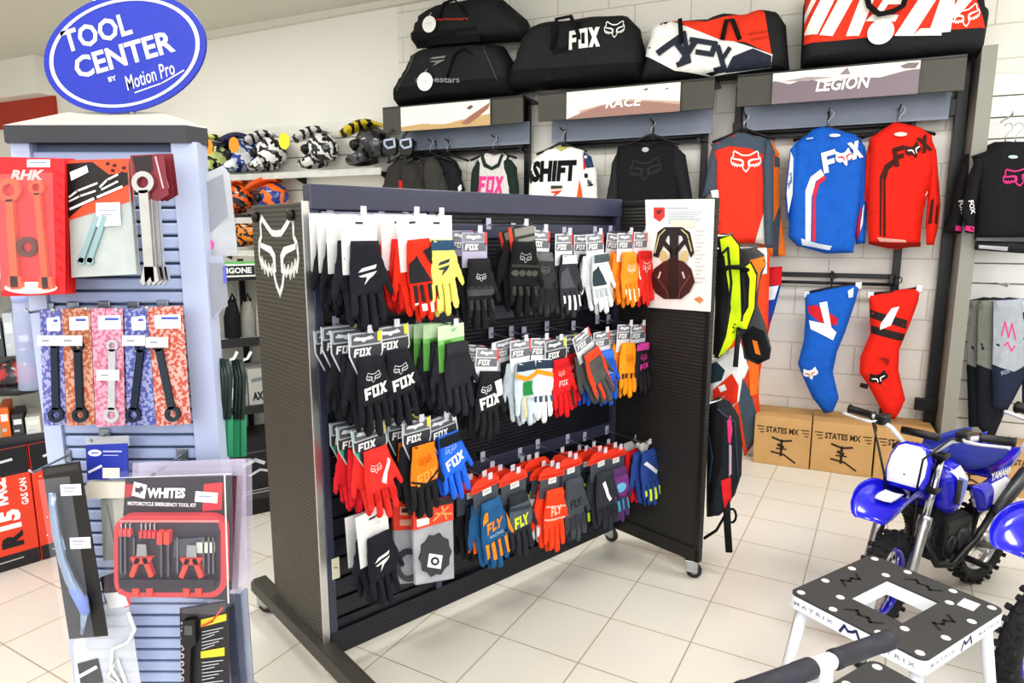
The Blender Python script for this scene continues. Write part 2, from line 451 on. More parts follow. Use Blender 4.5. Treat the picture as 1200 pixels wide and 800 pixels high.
rack(-1.622, 'dark header rack with brown hill sign above the white jersey', (-1.5, -.46))
rack(-.225, 'dark header rack with plum sign above the blue jersey', (-.24, .80), True)
q = MB(); q.box(-.03, .03, -.02, .03, 0, 2.62, POST, .003); q.box(-.09, -.03, -.035, .0, 2.27, 2.37, POST, .003); q.box(-.09, .05, -.035, .0, .42, .5, POST, .003)
tag(q.build('upright_post', loc=WF.p(1.06, -.28, 0), rot=(0, 0, WF.yaw)), 'tall black slotted post beside the grey side panel', 'post')
def sign(label, x0, x1, base, layers):
    u0 = WF.px(x0[0], x0[1], -.01)[0]; u1 = WF.px(x1[0], x1[1], -.01)[0]
    q = MB(); wd = u1-u0; q.box(0, wd, -.004, .004, -.093, .093, card(base))
    for i, (pl, mm) in enumerate(layers(wd)): q.decal(pl, -.0046-.0004*i, mm)
    tag(q.build('picture_sign', loc=WF.p(u0, -.012, 2.468), rot=(0, 0, WF.yaw)), label, 'sign', 'picture signs on the racks')
sign('plum and cream picture sign reading LEGION', (905, 104), (1077, 92), '7d6f78', lambda w: [
    (rect(0, .045, w, .093), card('f3efe6')), ([[(0, .05), (.1, .02), (.2, .045), (.3, .01), (.45, .03), (.6, .015), (.72, .04), (w, .05), (w, .06), (0, .06)]], card('e9e2da')),
    ([[(.05, .04), (.2, .055), (.35, .04), (.2, .03)]], card('a89aa0')), ([[(.38, .05), (.42, .09), (.44, .05)]], card('8d7f80')),
    ([[(.70, .07), (.74, .085), (.80, .08), (.78, .05), (.72, .055)]], card('7b6a6a')),
    (fit(text('LEGION', .03, .2), w*.5, -.002, .30, .075), WHITE)])
sign('pale picture sign with a brown hill reading RACE', (664, 125), (797, 113), 'f2ebe2', lambda w: [
    ([[(0, -.093), (w, -.093), (w, -.05), (.6, -.015), (.42, .0), (.25, -.02), (.1, -.06)]], card('a07a70')),
    ([[(.1, -.06), (.25, -.02), (.42, 0), (.6, -.015), (w, -.05), (w, -.03), (.42, .015), (.1, -.04)]], card('c8a898')),
    ([[(.55, .06), (.58, .075), (.59, .06)]], card('6b5c58')), ([[(.7, .055), (.72, .065), (.73, .055)]], card('6b5c58')),
    (fit(text('RACE', .03, .2), w*.52, -.008, .26, .062), WHITE)])
sign('pale picture sign with sandy dunes under the stacked black bags', (470, 144), (574, 132), 'f0eee8', lambda w: [
    ([[(0, -.093), (w, -.093), (w, -.01), (.62, -.03), (.4, -.06), (.2, -.045), (0, -.06)]], card('c9a877')),
    ([[(.55, -.07), (.62, -.02), (.72, .03), (.8, .07), (.79, .03), (.7, -.03), (.62, -.075)]], card('a3705c')),
    (sum([stroke([(w*.36+.03*k, -.055), (w*.36+.03*k+.006, -.01)], .012) for k in range(7)], []), card('f4efe6')), ([[(.60, .045), (.64, .065), (.66, .05), (.63, .03)]], card('6d5a58'))])
# ------------------------------------------------------------------ gear bags on the racks
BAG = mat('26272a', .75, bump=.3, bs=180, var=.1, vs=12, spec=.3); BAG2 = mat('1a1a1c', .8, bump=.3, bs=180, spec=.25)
def tagdisc(s, x, y, r, dy, parent=None):
    c = s.pt(x, y); q = MB(); q.prism(ell(c.x, c.z, r), dy-.004, dy, card('f6f6f4')); q.decal(stroke([(c.x-r*.55, c.z+.006), (c.x+r*.5, c.z+.008)], .006)+stroke([(c.x-r*.4, c.z-.008), (c.x+r*.3, c.z-.007)], .004), dy-.0046, card('d3d6da'))
    q.tube([(c.x, dy-.002, c.z+r), (c.x+.01, dy+.02, c.z+r+.03)], .002, card('e8e8e8'))
    o = q.build('price_tag', s.t); o['label'] = 'round white price tag'
def strap(s, pts, w, mm, dys, name='handle'):
    q = MB(); q.tube([s.pt(x, y, d) for (x, y), d in zip(pts, dys)], w, mm, 6, flat=.3); return q.build(name, s.t)
GB = 'gear bags on top of the racks'
s = Soft('gear_bag', 'black duffel bag with grey lettering, lower of the two stacked', 'bag', WF, -.168, (537, 126), GB)
s.part('bag_body', [(468, 126), (466, 108), (488, 66), (505, 58), (560, 53), (590, 54), (603, 75), (607, 112)], .15, .07, BAG,
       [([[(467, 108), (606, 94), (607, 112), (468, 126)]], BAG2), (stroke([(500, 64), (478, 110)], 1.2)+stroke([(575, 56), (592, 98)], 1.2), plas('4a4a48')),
        (ps(BOLT, 525, 77, 20, 12), card('84888a')), (ps(text('alpinestars', .02), 525, 99, 50, 9), card('8d9194'))], .04, warp=wrinkle(.03, 5, 5, 1))
strap(s, [(535, 96), (545, 70), (556, 62), (566, 72)], .016, BAG2, [-.15, -.17, -.17, -.15]); tagdisc(s, 512, 101, .07, -.18)
s = Soft('gear_bag', 'black duffel bag with small red lettering, upper of the two stacked', 'bag', WF, -.168, (548, 56), GB)
s.part('bag_body', [(489, 57), (488, 44), (498, 20), (515, 9), (560, 1), (590, 0), (618, 24), (622, 46)], .15, .06, BAG,
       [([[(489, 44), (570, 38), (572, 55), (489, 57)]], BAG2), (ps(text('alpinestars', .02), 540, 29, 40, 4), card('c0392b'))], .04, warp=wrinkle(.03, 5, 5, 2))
strap(s, [(527, 28), (533, 12), (545, 7), (558, 24)], .016, BAG2, [-.16, -.17, -.17, -.16]); tagdisc(s, 517, 36, .06, -.18)
s = Soft('gear_bag', 'black duffel bag with white lettering and animal head outline', 'bag', WF, -.168, (680, 108), GB)
s.part('bag_body', [(600, 109), (601, 88), (616, 48), (628, 32), (650, 27), (700, 22), (735, 19), (750, 34), (758, 72), (757, 96)], .15, .07, BAG,
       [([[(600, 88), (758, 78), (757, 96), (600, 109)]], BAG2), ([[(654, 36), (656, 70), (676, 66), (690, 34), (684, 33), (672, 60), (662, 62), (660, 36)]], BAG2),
        (ps(FOX, 693, 52, 38, 22, .12), WHITE), (ps(P2(HEADO, 1, 1, shear=.2), 727, 41, 24, 20, .1), WHITE)], .035, warp=wrinkle(.03, 5, 5, 3))
strap(s, [(655, 64), (662, 30), (678, 27), (692, 60)], .016, BAG2, [-.16, -.17, -.17, -.17])
s = Soft('gear_bag', 'red, white and navy duffel bag with black ends', 'bag', WF, -.168, (840, 94), GB)
RD = cloth('e8432c'); NV = mat('20283a', .7, var=.3, vs=60)
s.part('bag_body', [(752, 98), (758, 65), (768, 33), (785, 27), (830, 25), (850, 17), (872, 20), (893, 12), (912, 16), (921, 30), (925, 82), (905, 88), (850, 94), (800, 96)], .15, .07, BAG,
       [([[(760, 70), (765, 38), (785, 28), (870, 58), (907, 70), (905, 84), (835, 93), (795, 88)]], cloth('f2f2f0')),
        ([[(786, 28), (832, 33), (870, 22), (890, 13), (898, 22), (906, 70), (876, 57), (850, 54), (818, 42)]], RD),
        ([[(853, 90), (862, 73), (885, 64), (906, 72), (905, 84)]], NV),
        (stroke([(778, 68), (806, 48), (800, 60), (806, 68)], 7)+stroke([(806, 46), (812, 78), (800, 82)], 6)+stroke([(820, 55), (804, 80)], 7)+stroke([(815, 54), (842, 58), (838, 70), (822, 68)], 6)+stroke([(845, 62), (852, 86), (842, 88)], 6)+stroke([(858, 64), (850, 76)], 5), NV),
        (stroke([(880, 48), (900, 44)], 2)+stroke([(884, 54), (902, 50)], 2), cloth('c23a25'))], .035, warp=wrinkle(.025, 5, 5, 4))
strap(s, [(802, 30), (804, 58)], .016, BAG2, [-.165, -.172]); strap(s, [(850, 54), (855, 33), (862, 32), (870, 54)], .016, BAG2, [-.165, -.175, -.175, -.165])
s = Soft('gear_bag', 'red and white striped duffel bag with yellow top edge', 'bag', WF, -.168, (1045, 76), GB)
s.part('bag_body', [(938, 80), (941, 10), (946, -14), (1120, -20), (1150, -8), (1158, 20), (1150, 66), (1100, 70), (1020, 76)], .15, .06, BAG,
       [([[(942, 58), (944, -2), (1130, -10), (1149, 40), (1105, 44)]], RD), ([[(942, 3), (1130, -4), (1128, -12), (944, -8)]], cloth('e8d84a')),
        ([[(943, 24), (951, 9), (957, 9), (943, 34)], [(943, 45), (963, 6), (979, 6), (958, 48), (943, 48)], [(960, 49), (983, 6), (1000, 6), (975, 50)], [(990, 50), (1007, 6), (1023, 6), (1005, 50)],
          [(1024, 22), (1034, 6), (1058, 6), (1052, 14), (1038, 14), (1033, 22)], [(1012, 34), (1020, 26), (1050, 26), (1046, 34)], [(1045, 50), (1074, 6), (1095, 5), (1066, 50)], [(1066, 50), (1074, 42), (1098, 42), (1098, 50)],
          [(1083, 48), (1098, 5), (1114, 4), (1108, 46)], [(1108, 24), (1120, 4), (1136, 6), (1112, 34)]], cloth('f4f2ee')),
        (ps(P2(HEADO, 1, 1, shear=.25), 1125, 29, 34, 24, .25), cloth('f4f2ee'))], .035, warp=wrinkle(.02, 5, 5, 5))
strap(s, [(1010, -6), (1016, 18), (1027, 28), (1042, 25), (1054, 18), (1062, -8)], .017, BAG2, [-.17, -.19, -.2, -.2, -.19, -.17]); tagdisc(s, 1029, 47, .07, -.185)
# ------------------------------------------------------------------ clothing on the racks
def face_out(u, n, z):
    for u0, t in RK:
        if u0-.1 < u < u0+1.27 and u < 1.0:
            q = MB(); zz = z+.052; q.tube([(u-u0, .25, zz), (u-u0, -n-.02, zz), (u-u0, -n-.03, zz+.012)], .0045, POST, 6); q.box(u-u0-.01, u-u0+.01, .235, .262, min(zz, 2.235 if z > 1.6 else 1.235)-.01, max(zz, 2.235 if z > 1.6 else 1.235)+.012, POST, .002); q.build('face_out_arm', t)
def hanger(fr, x, y, n, label, w=.4, clip=False):
    u, z = fr.px(x, y, n); face_out(u, n, z)
    t = thing('coat_hanger', label, 'hanger', fr.p(u, n, z), fr.yaw, 'black plastic hangers')
    q = MB(); q.tube([(-w/2, 0, -.12), (-w*.25, 0, -.085), (-.02, 0, -.05), (.02, 0, -.05), (w*.25, 0, -.085), (w/2, 0, -.12)], .009, BLACK, 6); q.build('hanger_bar', t)
    q = MB(); q.tube([(0, 0, -.05), (0, 0, -.01), (.012, 0, .01), (.025, 0, .02), (.03, 0, .04), (.018, 0, .058), (0, 0, .06), (-.012, 0, .048)], .0035, met('b8b8bc'), 6); q.build('hook', t)
    return t
def garment(name, label, cat, x, y, n, parts, seed=0, group=None, amp=.018, fr=WF):
    s = Soft(name, label, cat, fr, n, (x, y), group)
    for i, p in enumerate(parts):
        nm, ol, t, r, mm = p[:5]; ly = p[5] if len(p) > 5 else (); dy = p[6] if len(p) > 6 else 0
        s.part(nm, ol, t, r, mm, ly, .025, dy, wrinkle(amp, 11, 3, seed+i*3.3))
    return s
JG = 'riding jerseys on the back wall racks'
BLU = cloth('1f62c0'); RED = cloth('dd2a1c'); ORG = cloth('f0732a'); SLT = cloth('4d5a68'); WHC = cloth('f1f0ee'); BLC = cloth('1d1d20'); BLC2 = cloth('2c2c30')
s = garment('riding_jersey', 'blue long sleeved riding jersey with white and red curved stripe', 'jersey', 970, 160, -.15, [
    ('jersey_body', [(932, 168), (952, 152), (968, 147), (985, 153), (1003, 158), (1014, 172), (1010, 225), (1003, 268), (1000, 296), (968, 297), (934, 288), (924, 278), (926, 220)], .05, .06, BLU, [
        ([[(944, 282), (944, 224), (950, 208), (962, 199), (966, 206), (956, 213), (951, 232), (950, 282)]], WHC),
        ([[(952, 282), (953, 224), (958, 212), (966, 206), (968, 210), (960, 217), (956, 232), (956, 283)]], cloth('d8344a')), ([[(939, 279), (958, 285), (975, 288), (972, 293), (940, 287)]], cloth('c9d3e2')),
        (ps(P2(_F, 1, 1, shear=.15), 972, 190, 20, 24, .28)+ps(HEADF, 989, 186, 20, 20, .28)+ps(P2(_X, 1, 1), 1002, 177, 14, 20, .3), WHC), (ps(EYES, 990, 186, 17, 7, .28), cloth('d8344a')), (ps(ell(0, 0, 1), 978, 160, 13, 4), WHC), ([[(945, 163), (953, 162), (953, 164), (945, 165)]], cloth('a9c0e2'))]),
    ('sleeve', [(934, 166), (926, 176), (920, 230), (923, 260), (931, 232), (938, 196)], .03, .03, BLU, [([[(927, 178), (922, 226), (924, 250), (929, 228), (930, 186)]], WHC), (ps(HEADF, 925, 212, 7, 22), cloth('5c7fae'))], -.02),
    ('sleeve', [(1008, 160), (1015, 175), (1016, 240), (1014, 285), (1003, 286), (1002, 264), (1005, 225)], .035, .035, BLU, [([[(1000, 222), (1006, 220), (1006, 240), (999, 245)], [(1007, 274), (1011, 245), (1013, 238), (1011, 262)]], WHC), ([[(1004, 262), (1009, 240), (1008, 272), (1003, 282)]], cloth('c8314a'))], .03)], 1, JG)
hanger(WF, 971, 140, -.15, 'black hanger holding the blue jersey')
s = garment('riding_jersey', 'red long sleeved riding jersey with dark diagonal lettering', 'jersey', 1052, 160, -.15, [
    ('jersey_body', [(1019, 162), (1037, 150), (1048, 143), (1060, 145), (1080, 150), (1092, 158), (1094, 200), (1082, 250), (1078, 288), (1050, 292), (1018, 286), (1016, 230)], .05, .06, RED, [
        ([[(1030, 276), (1030, 208), (1036, 194), (1046, 187), (1049, 193), (1041, 199), (1037, 212), (1037, 277), (1034, 277), (1034, 210), (1033, 210), (1032, 276)]], cloth('45241f')),
        (ps(P2(_F, 1, 1, shear=.15), 1053, 184, 17, 22, .3)+ps(HEADF, 1069, 178, 19, 19, .35)+ps(P2(_X, 1, 1), 1082, 170, 14, 19, .4), cloth('45241f')), (ps(EYES, 1070, 178, 15, 7, .35), WHC), ([[(1027, 278), (1060, 281), (1062, 285), (1030, 283)]], cloth('d3a19a')), ([[(1018, 283), (1079, 284), (1078, 289), (1040, 291), (1018, 286)]], cloth('8e1c16')), (ps(ell(0, 0, 1), 1054, 159, 15, 5), cloth('ecd0cc'))]),
    ('sleeve', [(1090, 156), (1098, 176), (1103, 240), (1100, 268), (1095, 287), (1086, 287), (1085, 262), (1088, 220), (1084, 190)], .04, .035, RED, [([[(1087, 262), (1090, 235), (1094, 232), (1091, 262)], [(1095, 262), (1097, 240), (1099, 240), (1098, 262)]], cloth('45241f')), ([[(1079, 210), (1084, 212), (1087, 226), (1084, 230)]], WHC)], .02),
    ('sleeve', [(1019, 164), (1014, 190), (1012, 235), (1018, 250), (1021, 200)], .03, .02, RED, [], .03)], 2, JG)
hanger(WF, 1054, 136, -.15, 'black hanger holding the red jersey')
s = garment('riding_jersey', 'red riding jersey with slate yoke and white animal head outline', 'jersey', 872, 165, -.14, [
    ('jersey_body', [(834, 170), (853, 160), (866, 156), (882, 160), (900, 164), (908, 178), (904, 240), (900, 285), (842, 285), (838, 230)], .05, .05, cloth('e6402c'), [
        ([[(833, 170), (866, 155), (902, 163), (909, 180), (904, 186), (880, 175), (855, 172), (838, 178)]], SLT), (ps(HEADO, 875, 190, 36, 26), WHC), ([[(885, 285), (897, 244), (902, 236), (902, 286)]], cloth('ddd9d3'))]),
    ('sleeve', [(836, 168), (832, 185), (826, 222), (823, 232), (836, 226), (842, 222), (842, 190)], .03, .03, SLT, [([[(834, 224), (843, 222), (844, 238), (838, 238)]], WHC)], -.03),
    ('sleeve', [(900, 164), (907, 178), (907, 250), (906, 290), (897, 291), (895, 250), (894, 190)], .04, .035, SLT, [], -.04)], 3, JG, .02)
garment('riding_pants', 'riding pants with white, slate and orange panels behind the yellow vest', 'pants', 885, 300, -.10, [
    ('pant_leg', [(842, 300), (902, 296), (900, 380), (888, 452), (892, 508), (872, 536), (860, 480), (850, 400)], .05, .05, cloth('e6502c'), [
        ([[(888, 290), (899, 290), (899, 320), (889, 322)]], WHC), ([[(846, 418), (868, 400), (878, 430), (860, 470), (846, 446)]], WHC), ([[(870, 440), (882, 462), (892, 505), (876, 528), (866, 470)]], SLT), ([[(876, 400), (890, 380), (889, 460), (880, 462)]], cloth('f07a2e'))], .02)], 4, 'riding pants on the back wall racks')
hanger(WF, 872, 143, -.14, 'black hanger holding the slate yoked red jersey')
s = garment('riding_jersey', 'orange riding jersey hanging behind the slate yoked jersey', 'jersey', 895, 165, -.215, [
    ('jersey_body', [(880, 160), (905, 166), (913, 180), (914, 240), (921, 300), (904, 300), (890, 290)], .018, .03, cloth('f08030'), [([[(908, 182), (914, 186), (914, 196), (908, 196)], [(906, 300), (906, 262), (914, 240), (915, 250), (912, 300)]], SLT)])], 5, JG)
garment('riding_pants', 'red, blue and white riding pants hanging under the orange jersey', 'pants', 900, 340, -.20, [
    ('pant_leg', [(888, 314), (916, 312), (915, 335), (908, 362), (899, 392), (886, 420)], .03, .03, cloth('1f4fa8'), [([[(888, 314), (917, 312), (916, 334), (890, 334)]], cloth('c8262c')), ([[(896, 336), (913, 334), (908, 350), (896, 352)]], cloth('d9e2f0')), ([[(894, 396), (906, 366), (900, 392)]], cloth('c8262c'))])], 6, 'riding pants on the back wall racks')
s = garment('riding_jersey', 'white riding jersey with slanted black chest lettering', 'jersey', 661, 180, -.15, [
    ('jersey_body', [(626, 186), (640, 176), (655, 172), (672, 172), (684, 176), (696, 190), (699, 240), (698, 290), (622, 288), (621, 230)], .05, .06, WHC, [
        (ps(text('SHIFT', .06, .15), 652, 201, 54, 25, .03), cloth('17181c')), (ps(BOLT, 655, 225, 15, 14), cloth('e8502c')), (rect(649, 218, 662, 221), cloth('2f4d47')), ([[(678, 235), (682, 210), (686, 236)]], cloth('e8602c')), ([[(651, 172), (668, 172), (660, 178)]], cloth('c9c56a'))]),
    ('sleeve', [(684, 176), (694, 184), (700, 200), (701, 245), (700, 285), (690, 285), (687, 240), (685, 205)], .04, .035, WHC, [([[(686, 178), (694, 184), (698, 196), (692, 198), (688, 196)]], cloth('33486e')), ([[(685, 178), (690, 197), (687, 200), (684, 190)]], cloth('d8402c')), (ps(text('SHIFT', .05), 694, 215, 8, 5, PI/2)+rect(688, 204, 692, 209)+rect(694, 216, 698, 218), cloth('1b2030'))], -.02),
    ('sleeve', [(628, 184), (622, 200), (619, 240), (620, 285), (630, 285), (630, 230)], .035, .03, WHC, [(rect(623, 200, 626, 215), cloth('2a2c30'))], -.01)], 7, JG)
hanger(WF, 658, 160, -.15, 'black hanger holding the white jersey')
s = garment('riding_jersey', 'black riding jersey with tonal animal head outline', 'jersey', 762, 185, -.15, [
    ('jersey_body', [(724, 172), (745, 167), (760, 171), (775, 166), (794, 171), (800, 184), (800, 290), (722, 290), (720, 200)], .05, .06, BLC, [(ps(P2(HEADO, 1, 1, shear=.25), 758, 199, 38, 27, .12), cloth('34343a')), (ps(ell(0, 0, 1), 758, 176, 8, 6), cloth('b9bcc0'))]),
    ('sleeve', [(728, 170), (718, 190), (711, 232), (709, 290), (724, 290), (727, 230)], .04, .035, BLC2, [], -.01),
    ('sleeve', [(790, 169), (804, 182), (812, 232), (814, 290), (797, 290), (796, 230), (788, 200)], .04, .035, cloth('26262c'), [], -.02)], 8, JG)
hanger(WF, 763, 150, -.16, 'black hanger holding the tonal black jersey')
s = garment('riding_jersey', 'grey raglan jersey with dark green sleeves and pink lettering', 'jersey', 580, 190, -.15, [
    ('jersey_body', [(560, 186), (570, 179), (580, 182), (590, 179), (600, 186), (601, 240), (600, 290), (560, 290), (558, 240)], .045, .05, cloth('d5d3d1'), [(ps(FOX, 578, 217, 30, 20), cloth('ec4a94')), ([[(569, 180), (573, 192), (579, 196), (586, 192), (590, 180), (593, 182), (588, 196), (579, 200), (570, 196), (566, 182)]], cloth('26362f'))]),
    ('sleeve', [(562, 184), (554, 200), (551, 240), (551, 290), (562, 290), (563, 230), (569, 190)], .04, .035, cloth('26362f'), [], -.01),
    ('sleeve', [(596, 182), (606, 196), (610, 240), (610, 290), (598, 290), (596, 220), (590, 190)], .04, .035, cloth('26362f'), [], -.01)], 9, JG)
hanger(WF, 578, 168, -.15, 'dark hanger holding the grey raglan jersey')
for i, (x, n, lb, c) in enumerate(((473, -.10, 'charcoal riding jacket with a red zip strip', '3c3b38'), (500, -.14, 'dark grey riding jacket hanging between two other jackets', '444340'), (520, -.2, 'black riding jacket with white sleeve marks', '25252a'))):
    garment('riding_jacket', lb, 'jacket', x, 200, n, [
        ('jacket_body', [(x-18, 196), (x-6, 186), (x+4, 183), (x+14, 188), (x+20, 200), (x+20, 290), (x-18, 290)], .05, .05, cloth(c), [([[(x-1, 190), (x+1, 190), (x+1, 290), (x-1, 290)]], plas('101010')), (rect(x-2, 212, x+2, 224), cloth('c03028' if i == 0 else '303030'))] + ([([[(x-13, 214), (x-10, 210), (x-9, 216), (x-6, 220), (x-10, 222)]], WHC)] if i == 2 else [])),
        ('sleeve', [(x-18, 194), (x-24, 220), (x-25, 290), (x-14, 290), (x-13, 210)], .035, .03, cloth(c), [], -.01),
        ('sleeve', [(x+17, 196), (x+25, 220), (x+27, 290), (x+16, 290), (x+14, 210)], .035, .03, cloth(c), [([[(x+20, 220), (x+23, 216), (x+24, 222), (x+21, 226)]], WHC)] if i == 2 else [], -.01)], 10+i, 'jackets on the back wall rack')
    hanger(WF, x+4, 172, n, ('black hanger holding the red zip jacket', 'black hanger holding the dark grey jacket', 'black hanger holding the white marked jacket')[i])
def trousers(label, x, y, n, parts, seed):
    return garment('riding_pants', label, 'pants', x, y, n, parts, seed, 'riding pants on the back wall racks', .02)
trousers('blue riding pants with white and red thigh stripes', 970, 340, -.15, [('pant_leg', [(943, 344), (975, 337), (1008, 332), (1003, 352), (990, 390), (981, 412), (976, 436), (983, 466), (976, 482), (966, 484), (952, 466), (940, 440), (935, 426), (942, 398), (944, 370)], .055, .05, BLU, [
    ([[(946, 358), (956, 356), (976, 368), (982, 372), (980, 380), (960, 376), (948, 366)]], cloth('c8283a')), ([[(960, 354), (969, 352), (974, 382), (980, 388), (976, 397), (950, 384), (948, 374), (966, 378)]], WHC), (ps(HEADF, 950, 436, 18, 14, .2), WHC), (ps(EYES, 950, 437, 12, 5, .2), cloth('c8283a')), ([[(993, 340), (1000, 336), (999, 347), (994, 348)]], cloth('cfdcee'))])], 21)
trousers('red riding pants with black thigh bands and white slash', 1048, 345, -.15, [('pant_leg', [(1018, 346), (1050, 340), (1079, 336), (1076, 354), (1066, 380), (1054, 410), (1053, 434), (1061, 468), (1055, 482), (1048, 492), (1034, 482), (1018, 452), (1007, 436), (1008, 418), (1020, 390), (1019, 366)], .055, .05, RED, [
    ([[(1019, 362), (1062, 374), (1061, 384), (1019, 371)], [(1021, 380), (1059, 390), (1058, 399), (1020, 389)]], cloth('30282a')), ([[(1044, 360), (1053, 358), (1043, 380), (1030, 385), (1031, 378)]], WHC), (ps(P2(HEADF, 1, 1), 1029, 441, 22, 16, .25)+ps(rect(0, 0, 1, .4), 1012, 450, 10, 5, -.3), cloth('241e20')), (ps(EYES, 1029, 442, 16, 6, .25), WHC), ([[(1028, 416), (1040, 424), (1036, 428), (1041, 418)]], cloth('93231a'))])], 22)
def clip_hanger(x, y, n, label, x0, y0, x1, y1):
    u, z = WF.px(x, y, n); face_out(u, n, z-.01); a = Vector(WF.px(x0, y0, n)); b = Vector(WF.px(x1, y1, n))
    t = thing('clip_hanger', label, 'hanger', WF.p(u, n, z), WF.yaw, 'pants hangers')
    q = MB(); q.tube([(a.x-u, 0, a.y-z), (0, 0, -.05), (b.x-u, 0, b.y-z)], .009, BLACK, 6); q.build('hanger_bar', t)
    q = MB(); q.tube([(0, 0, -.05), (0, 0, 0), (.02, 0, .015), (.02, 0, .04), (0, 0, .048)], .004, BLACK, 6); q.build('hook', t)
    for e in (a, b):
        q = MB(); q.box(e.x-u-.02, e.x-u+.02, -.022, .022, e.y-z-.03, e.y-z+.015, met(), .005); q.build('clip', t)
clip_hanger(975, 328, -.15, 'clip hanger holding the blue pants', 945, 343, 1006, 333); clip_hanger(1052, 333, -.15, 'clip hanger holding the red pants', 1020, 344, 1077, 337)
# white slat wall goods on the far side
for i, (dx, n, lb) in enumerate(((0, -.02, 'black riding jersey with pink animal head outline on white slats'), (-12, -.14, 'black riding jersey with pink cuff behind the pink outlined one'))):
    d = dx
    garment('riding_jersey', lb, 'jersey', 1185, 190, n, [
        ('jersey_body', [(1140+d, 186), (1160+d, 174), (1178+d, 166), (1200+d, 166), (1225+d, 170), (1230+d, 284), (1180+d, 282), (1142+d, 280), (1144+d, 230)], .05, .06, BLC, [(ps(P2(HEADO, 1, 1, shear=.2), 1192+d, 207, 42, 24, .25), cloth('d83a86')), ([[(1143+d, 278), (1230+d, 278), (1230+d, 284), (1143+d, 282)]], cloth('6a6c70')), (ps(ell(0, 0, 1), 1184+d, 185, 12, 4), cloth('b9c9cc'))] if not i else []),
        ('sleeve', [(1146+d, 180), (1134+d, 205), (1126+d, 250), (1118+d if i else 1130+d, 272), (1140+d, 274), (1145+d, 230), (1152+d, 195)], .04, .03, BLC, [([[(1130+d, 264), (1141+d, 266), (1140+d, 272), (1129+d, 270)]], cloth('d83a86')), (ps(text('FOX', .04), 1137+d, 243, 16, 6, -PI/2+.2), cloth('d9d9da'))], -.02),
        ('hem_liner', [(1143+d, 282), (1228+d, 284), (1228+d, 298), (1142+d, 292)], .03, .02, cloth('2a2b2e'), [([[(1146+d, 287), (1180+d, 289), (1180+d, 294), (1146+d, 291)]], cloth('b9bcc2'))] if not i else [], .01)], 30+i, 'women cut jerseys on the white slats')
    hanger(WF, 1191+d, 157, n, ('black hanger with the pink outlined jersey', 'black hanger with the pink cuffed jersey')[i])
SG = 'riding shorts on the white slats'
for i, (x, n, lb, c) in enumerate(((1178, -.06, 'grey and navy riding shorts with pink scribble lettering', 'a8adb6'), (1160, -.12, 'grey green and black riding shorts beside the pink lettered pair', '7d8078'), (1149, -.18, 'grey and black riding shorts hung against the slats', '8a8c86'))):
    garment('riding_shorts', lb, 'shorts', x, 345, n, [('shorts_leg', [(x-14, 352), (x+4, 348), (x+22, 350), (x+24, 400), (x+24, 440+26*i), (x+2, 482 if i == 0 else 520-20*(i-1)), (x-14, 478 if i == 0 else 500), (x-16, 430), (x-13, 400)], .04, .035, cloth('23262e' if i else '2b3347'),
        [([[(x-14, 352), (x+22, 349), (x+24, 425), (x+8, 434), (x-16, 426)]], cloth(c))] + ([(stroke([(x-6, 392), (x-2, 376), (x+2, 394), (x+6, 378), (x+10, 396)], 1.4)+stroke([(x-4, 404), (x+1, 400), (x+5, 410), (x+9, 404)], 1.4), cloth('e8488f')), (ps(text('FOX', .04), x-2, 434, 11, 5, .3), cloth('9aa4b8'))] if i == 0 else [])),
        ], 40+i, SG)
garment('riding_shorts', 'blue and white riding shorts at the frame edge', 'shorts', 1205, 345, -.06, [('shorts_leg', [(1194, 352), (1222, 350), (1224, 470), (1198, 476), (1196, 400)], .04, .035, cloth('2c3550'), [([[(1194, 352), (1222, 350), (1222, 400), (1195, 402)]], cloth('c3d0e0'))])], 44, SG)
def arm(fr, x, y, n0, n1, label):
    u, z = fr.px(x, y, n1); t = thing('display_hook', label, 'hook', fr.p(u, n1, z), fr.yaw, 'hooks on the white slats')
    q = MB(); q.tube([(0, n1-n0, 0), (0, .0, 0), (0, -.02, .015)], .006, met(), 8); q.build('prong', t)
    q = MB(); q.box(-.03, .03, n1-n0-.006, n1-n0, -.045, .045, clear('dddddd', .5), .003); q.build('back_plate', t)
arm(WF, 1186, 135, -.34, -.08, 'chromed hook over the pink outlined jersey'); arm(WF, 1180, 335, -.34, -.06, 'chromed hook over the pink lettered shorts')
# ------------------------------------------------------------------ cartons on the floor
CARD = mat('c79f6b', .75, var=.06, vs=8); TAPE = mat('b98e58', .4)
INK = card('3a2b1c')
def carton(u0, u1, h, label, d=.33, writing=True, n0=0.0):
    w_ = u1-u0
    t = thing('cardboard_carton', label, 'box', WF.p(u0, n0, 0), WF.yaw, 'printed cardboard cartons')
    q = MB(); q.box(0, w_, 0, d, 0, h, CARD, .004)
    if writing:
        q.decal(fit(text('STATES MX', .03), w_*.5, h*.74, w_*.58, h*.125, 0), -.001, INK)
        for a in (.045, .83):
            for k in range(3): q.decal([[(w_*a+.012*k, h*.80-.02*k), (w_*a+.05, h*.80-.02*k), (w_*a+.045, h*.78-.02*k), (w_*a-.005+.012*k, h*.78-.02*k)]], -.001, INK)
        c = w_*.5
        q.decal(stroke([(c-.06, h*.58), (c, h*.52), (c+.06, h*.55)], .014)+stroke([(c, h*.54), (c, h*.22)], .016)+stroke([(c-.06, h*.28), (c+.02, h*.24), (c+.09, h*.10)], .012)+stroke([(c-.03, h*.36), (c+.03, h*.36)], .01)+stroke([(c-.02, h*.44), (c+.01, h*.40)], .02), -.001, INK)
    q.build('carton_body', t)
    q = MB(); q.box(0, w_, d*.42, d*.58, h, h+.0012, TAPE); q.build('packing_tape', t)
carton(.01, .365, .335, 'cardboard carton beside the hanging gear, first in the floor row')
carton(.372, .735, .338, 'cardboard carton standing under the blue and red pants')
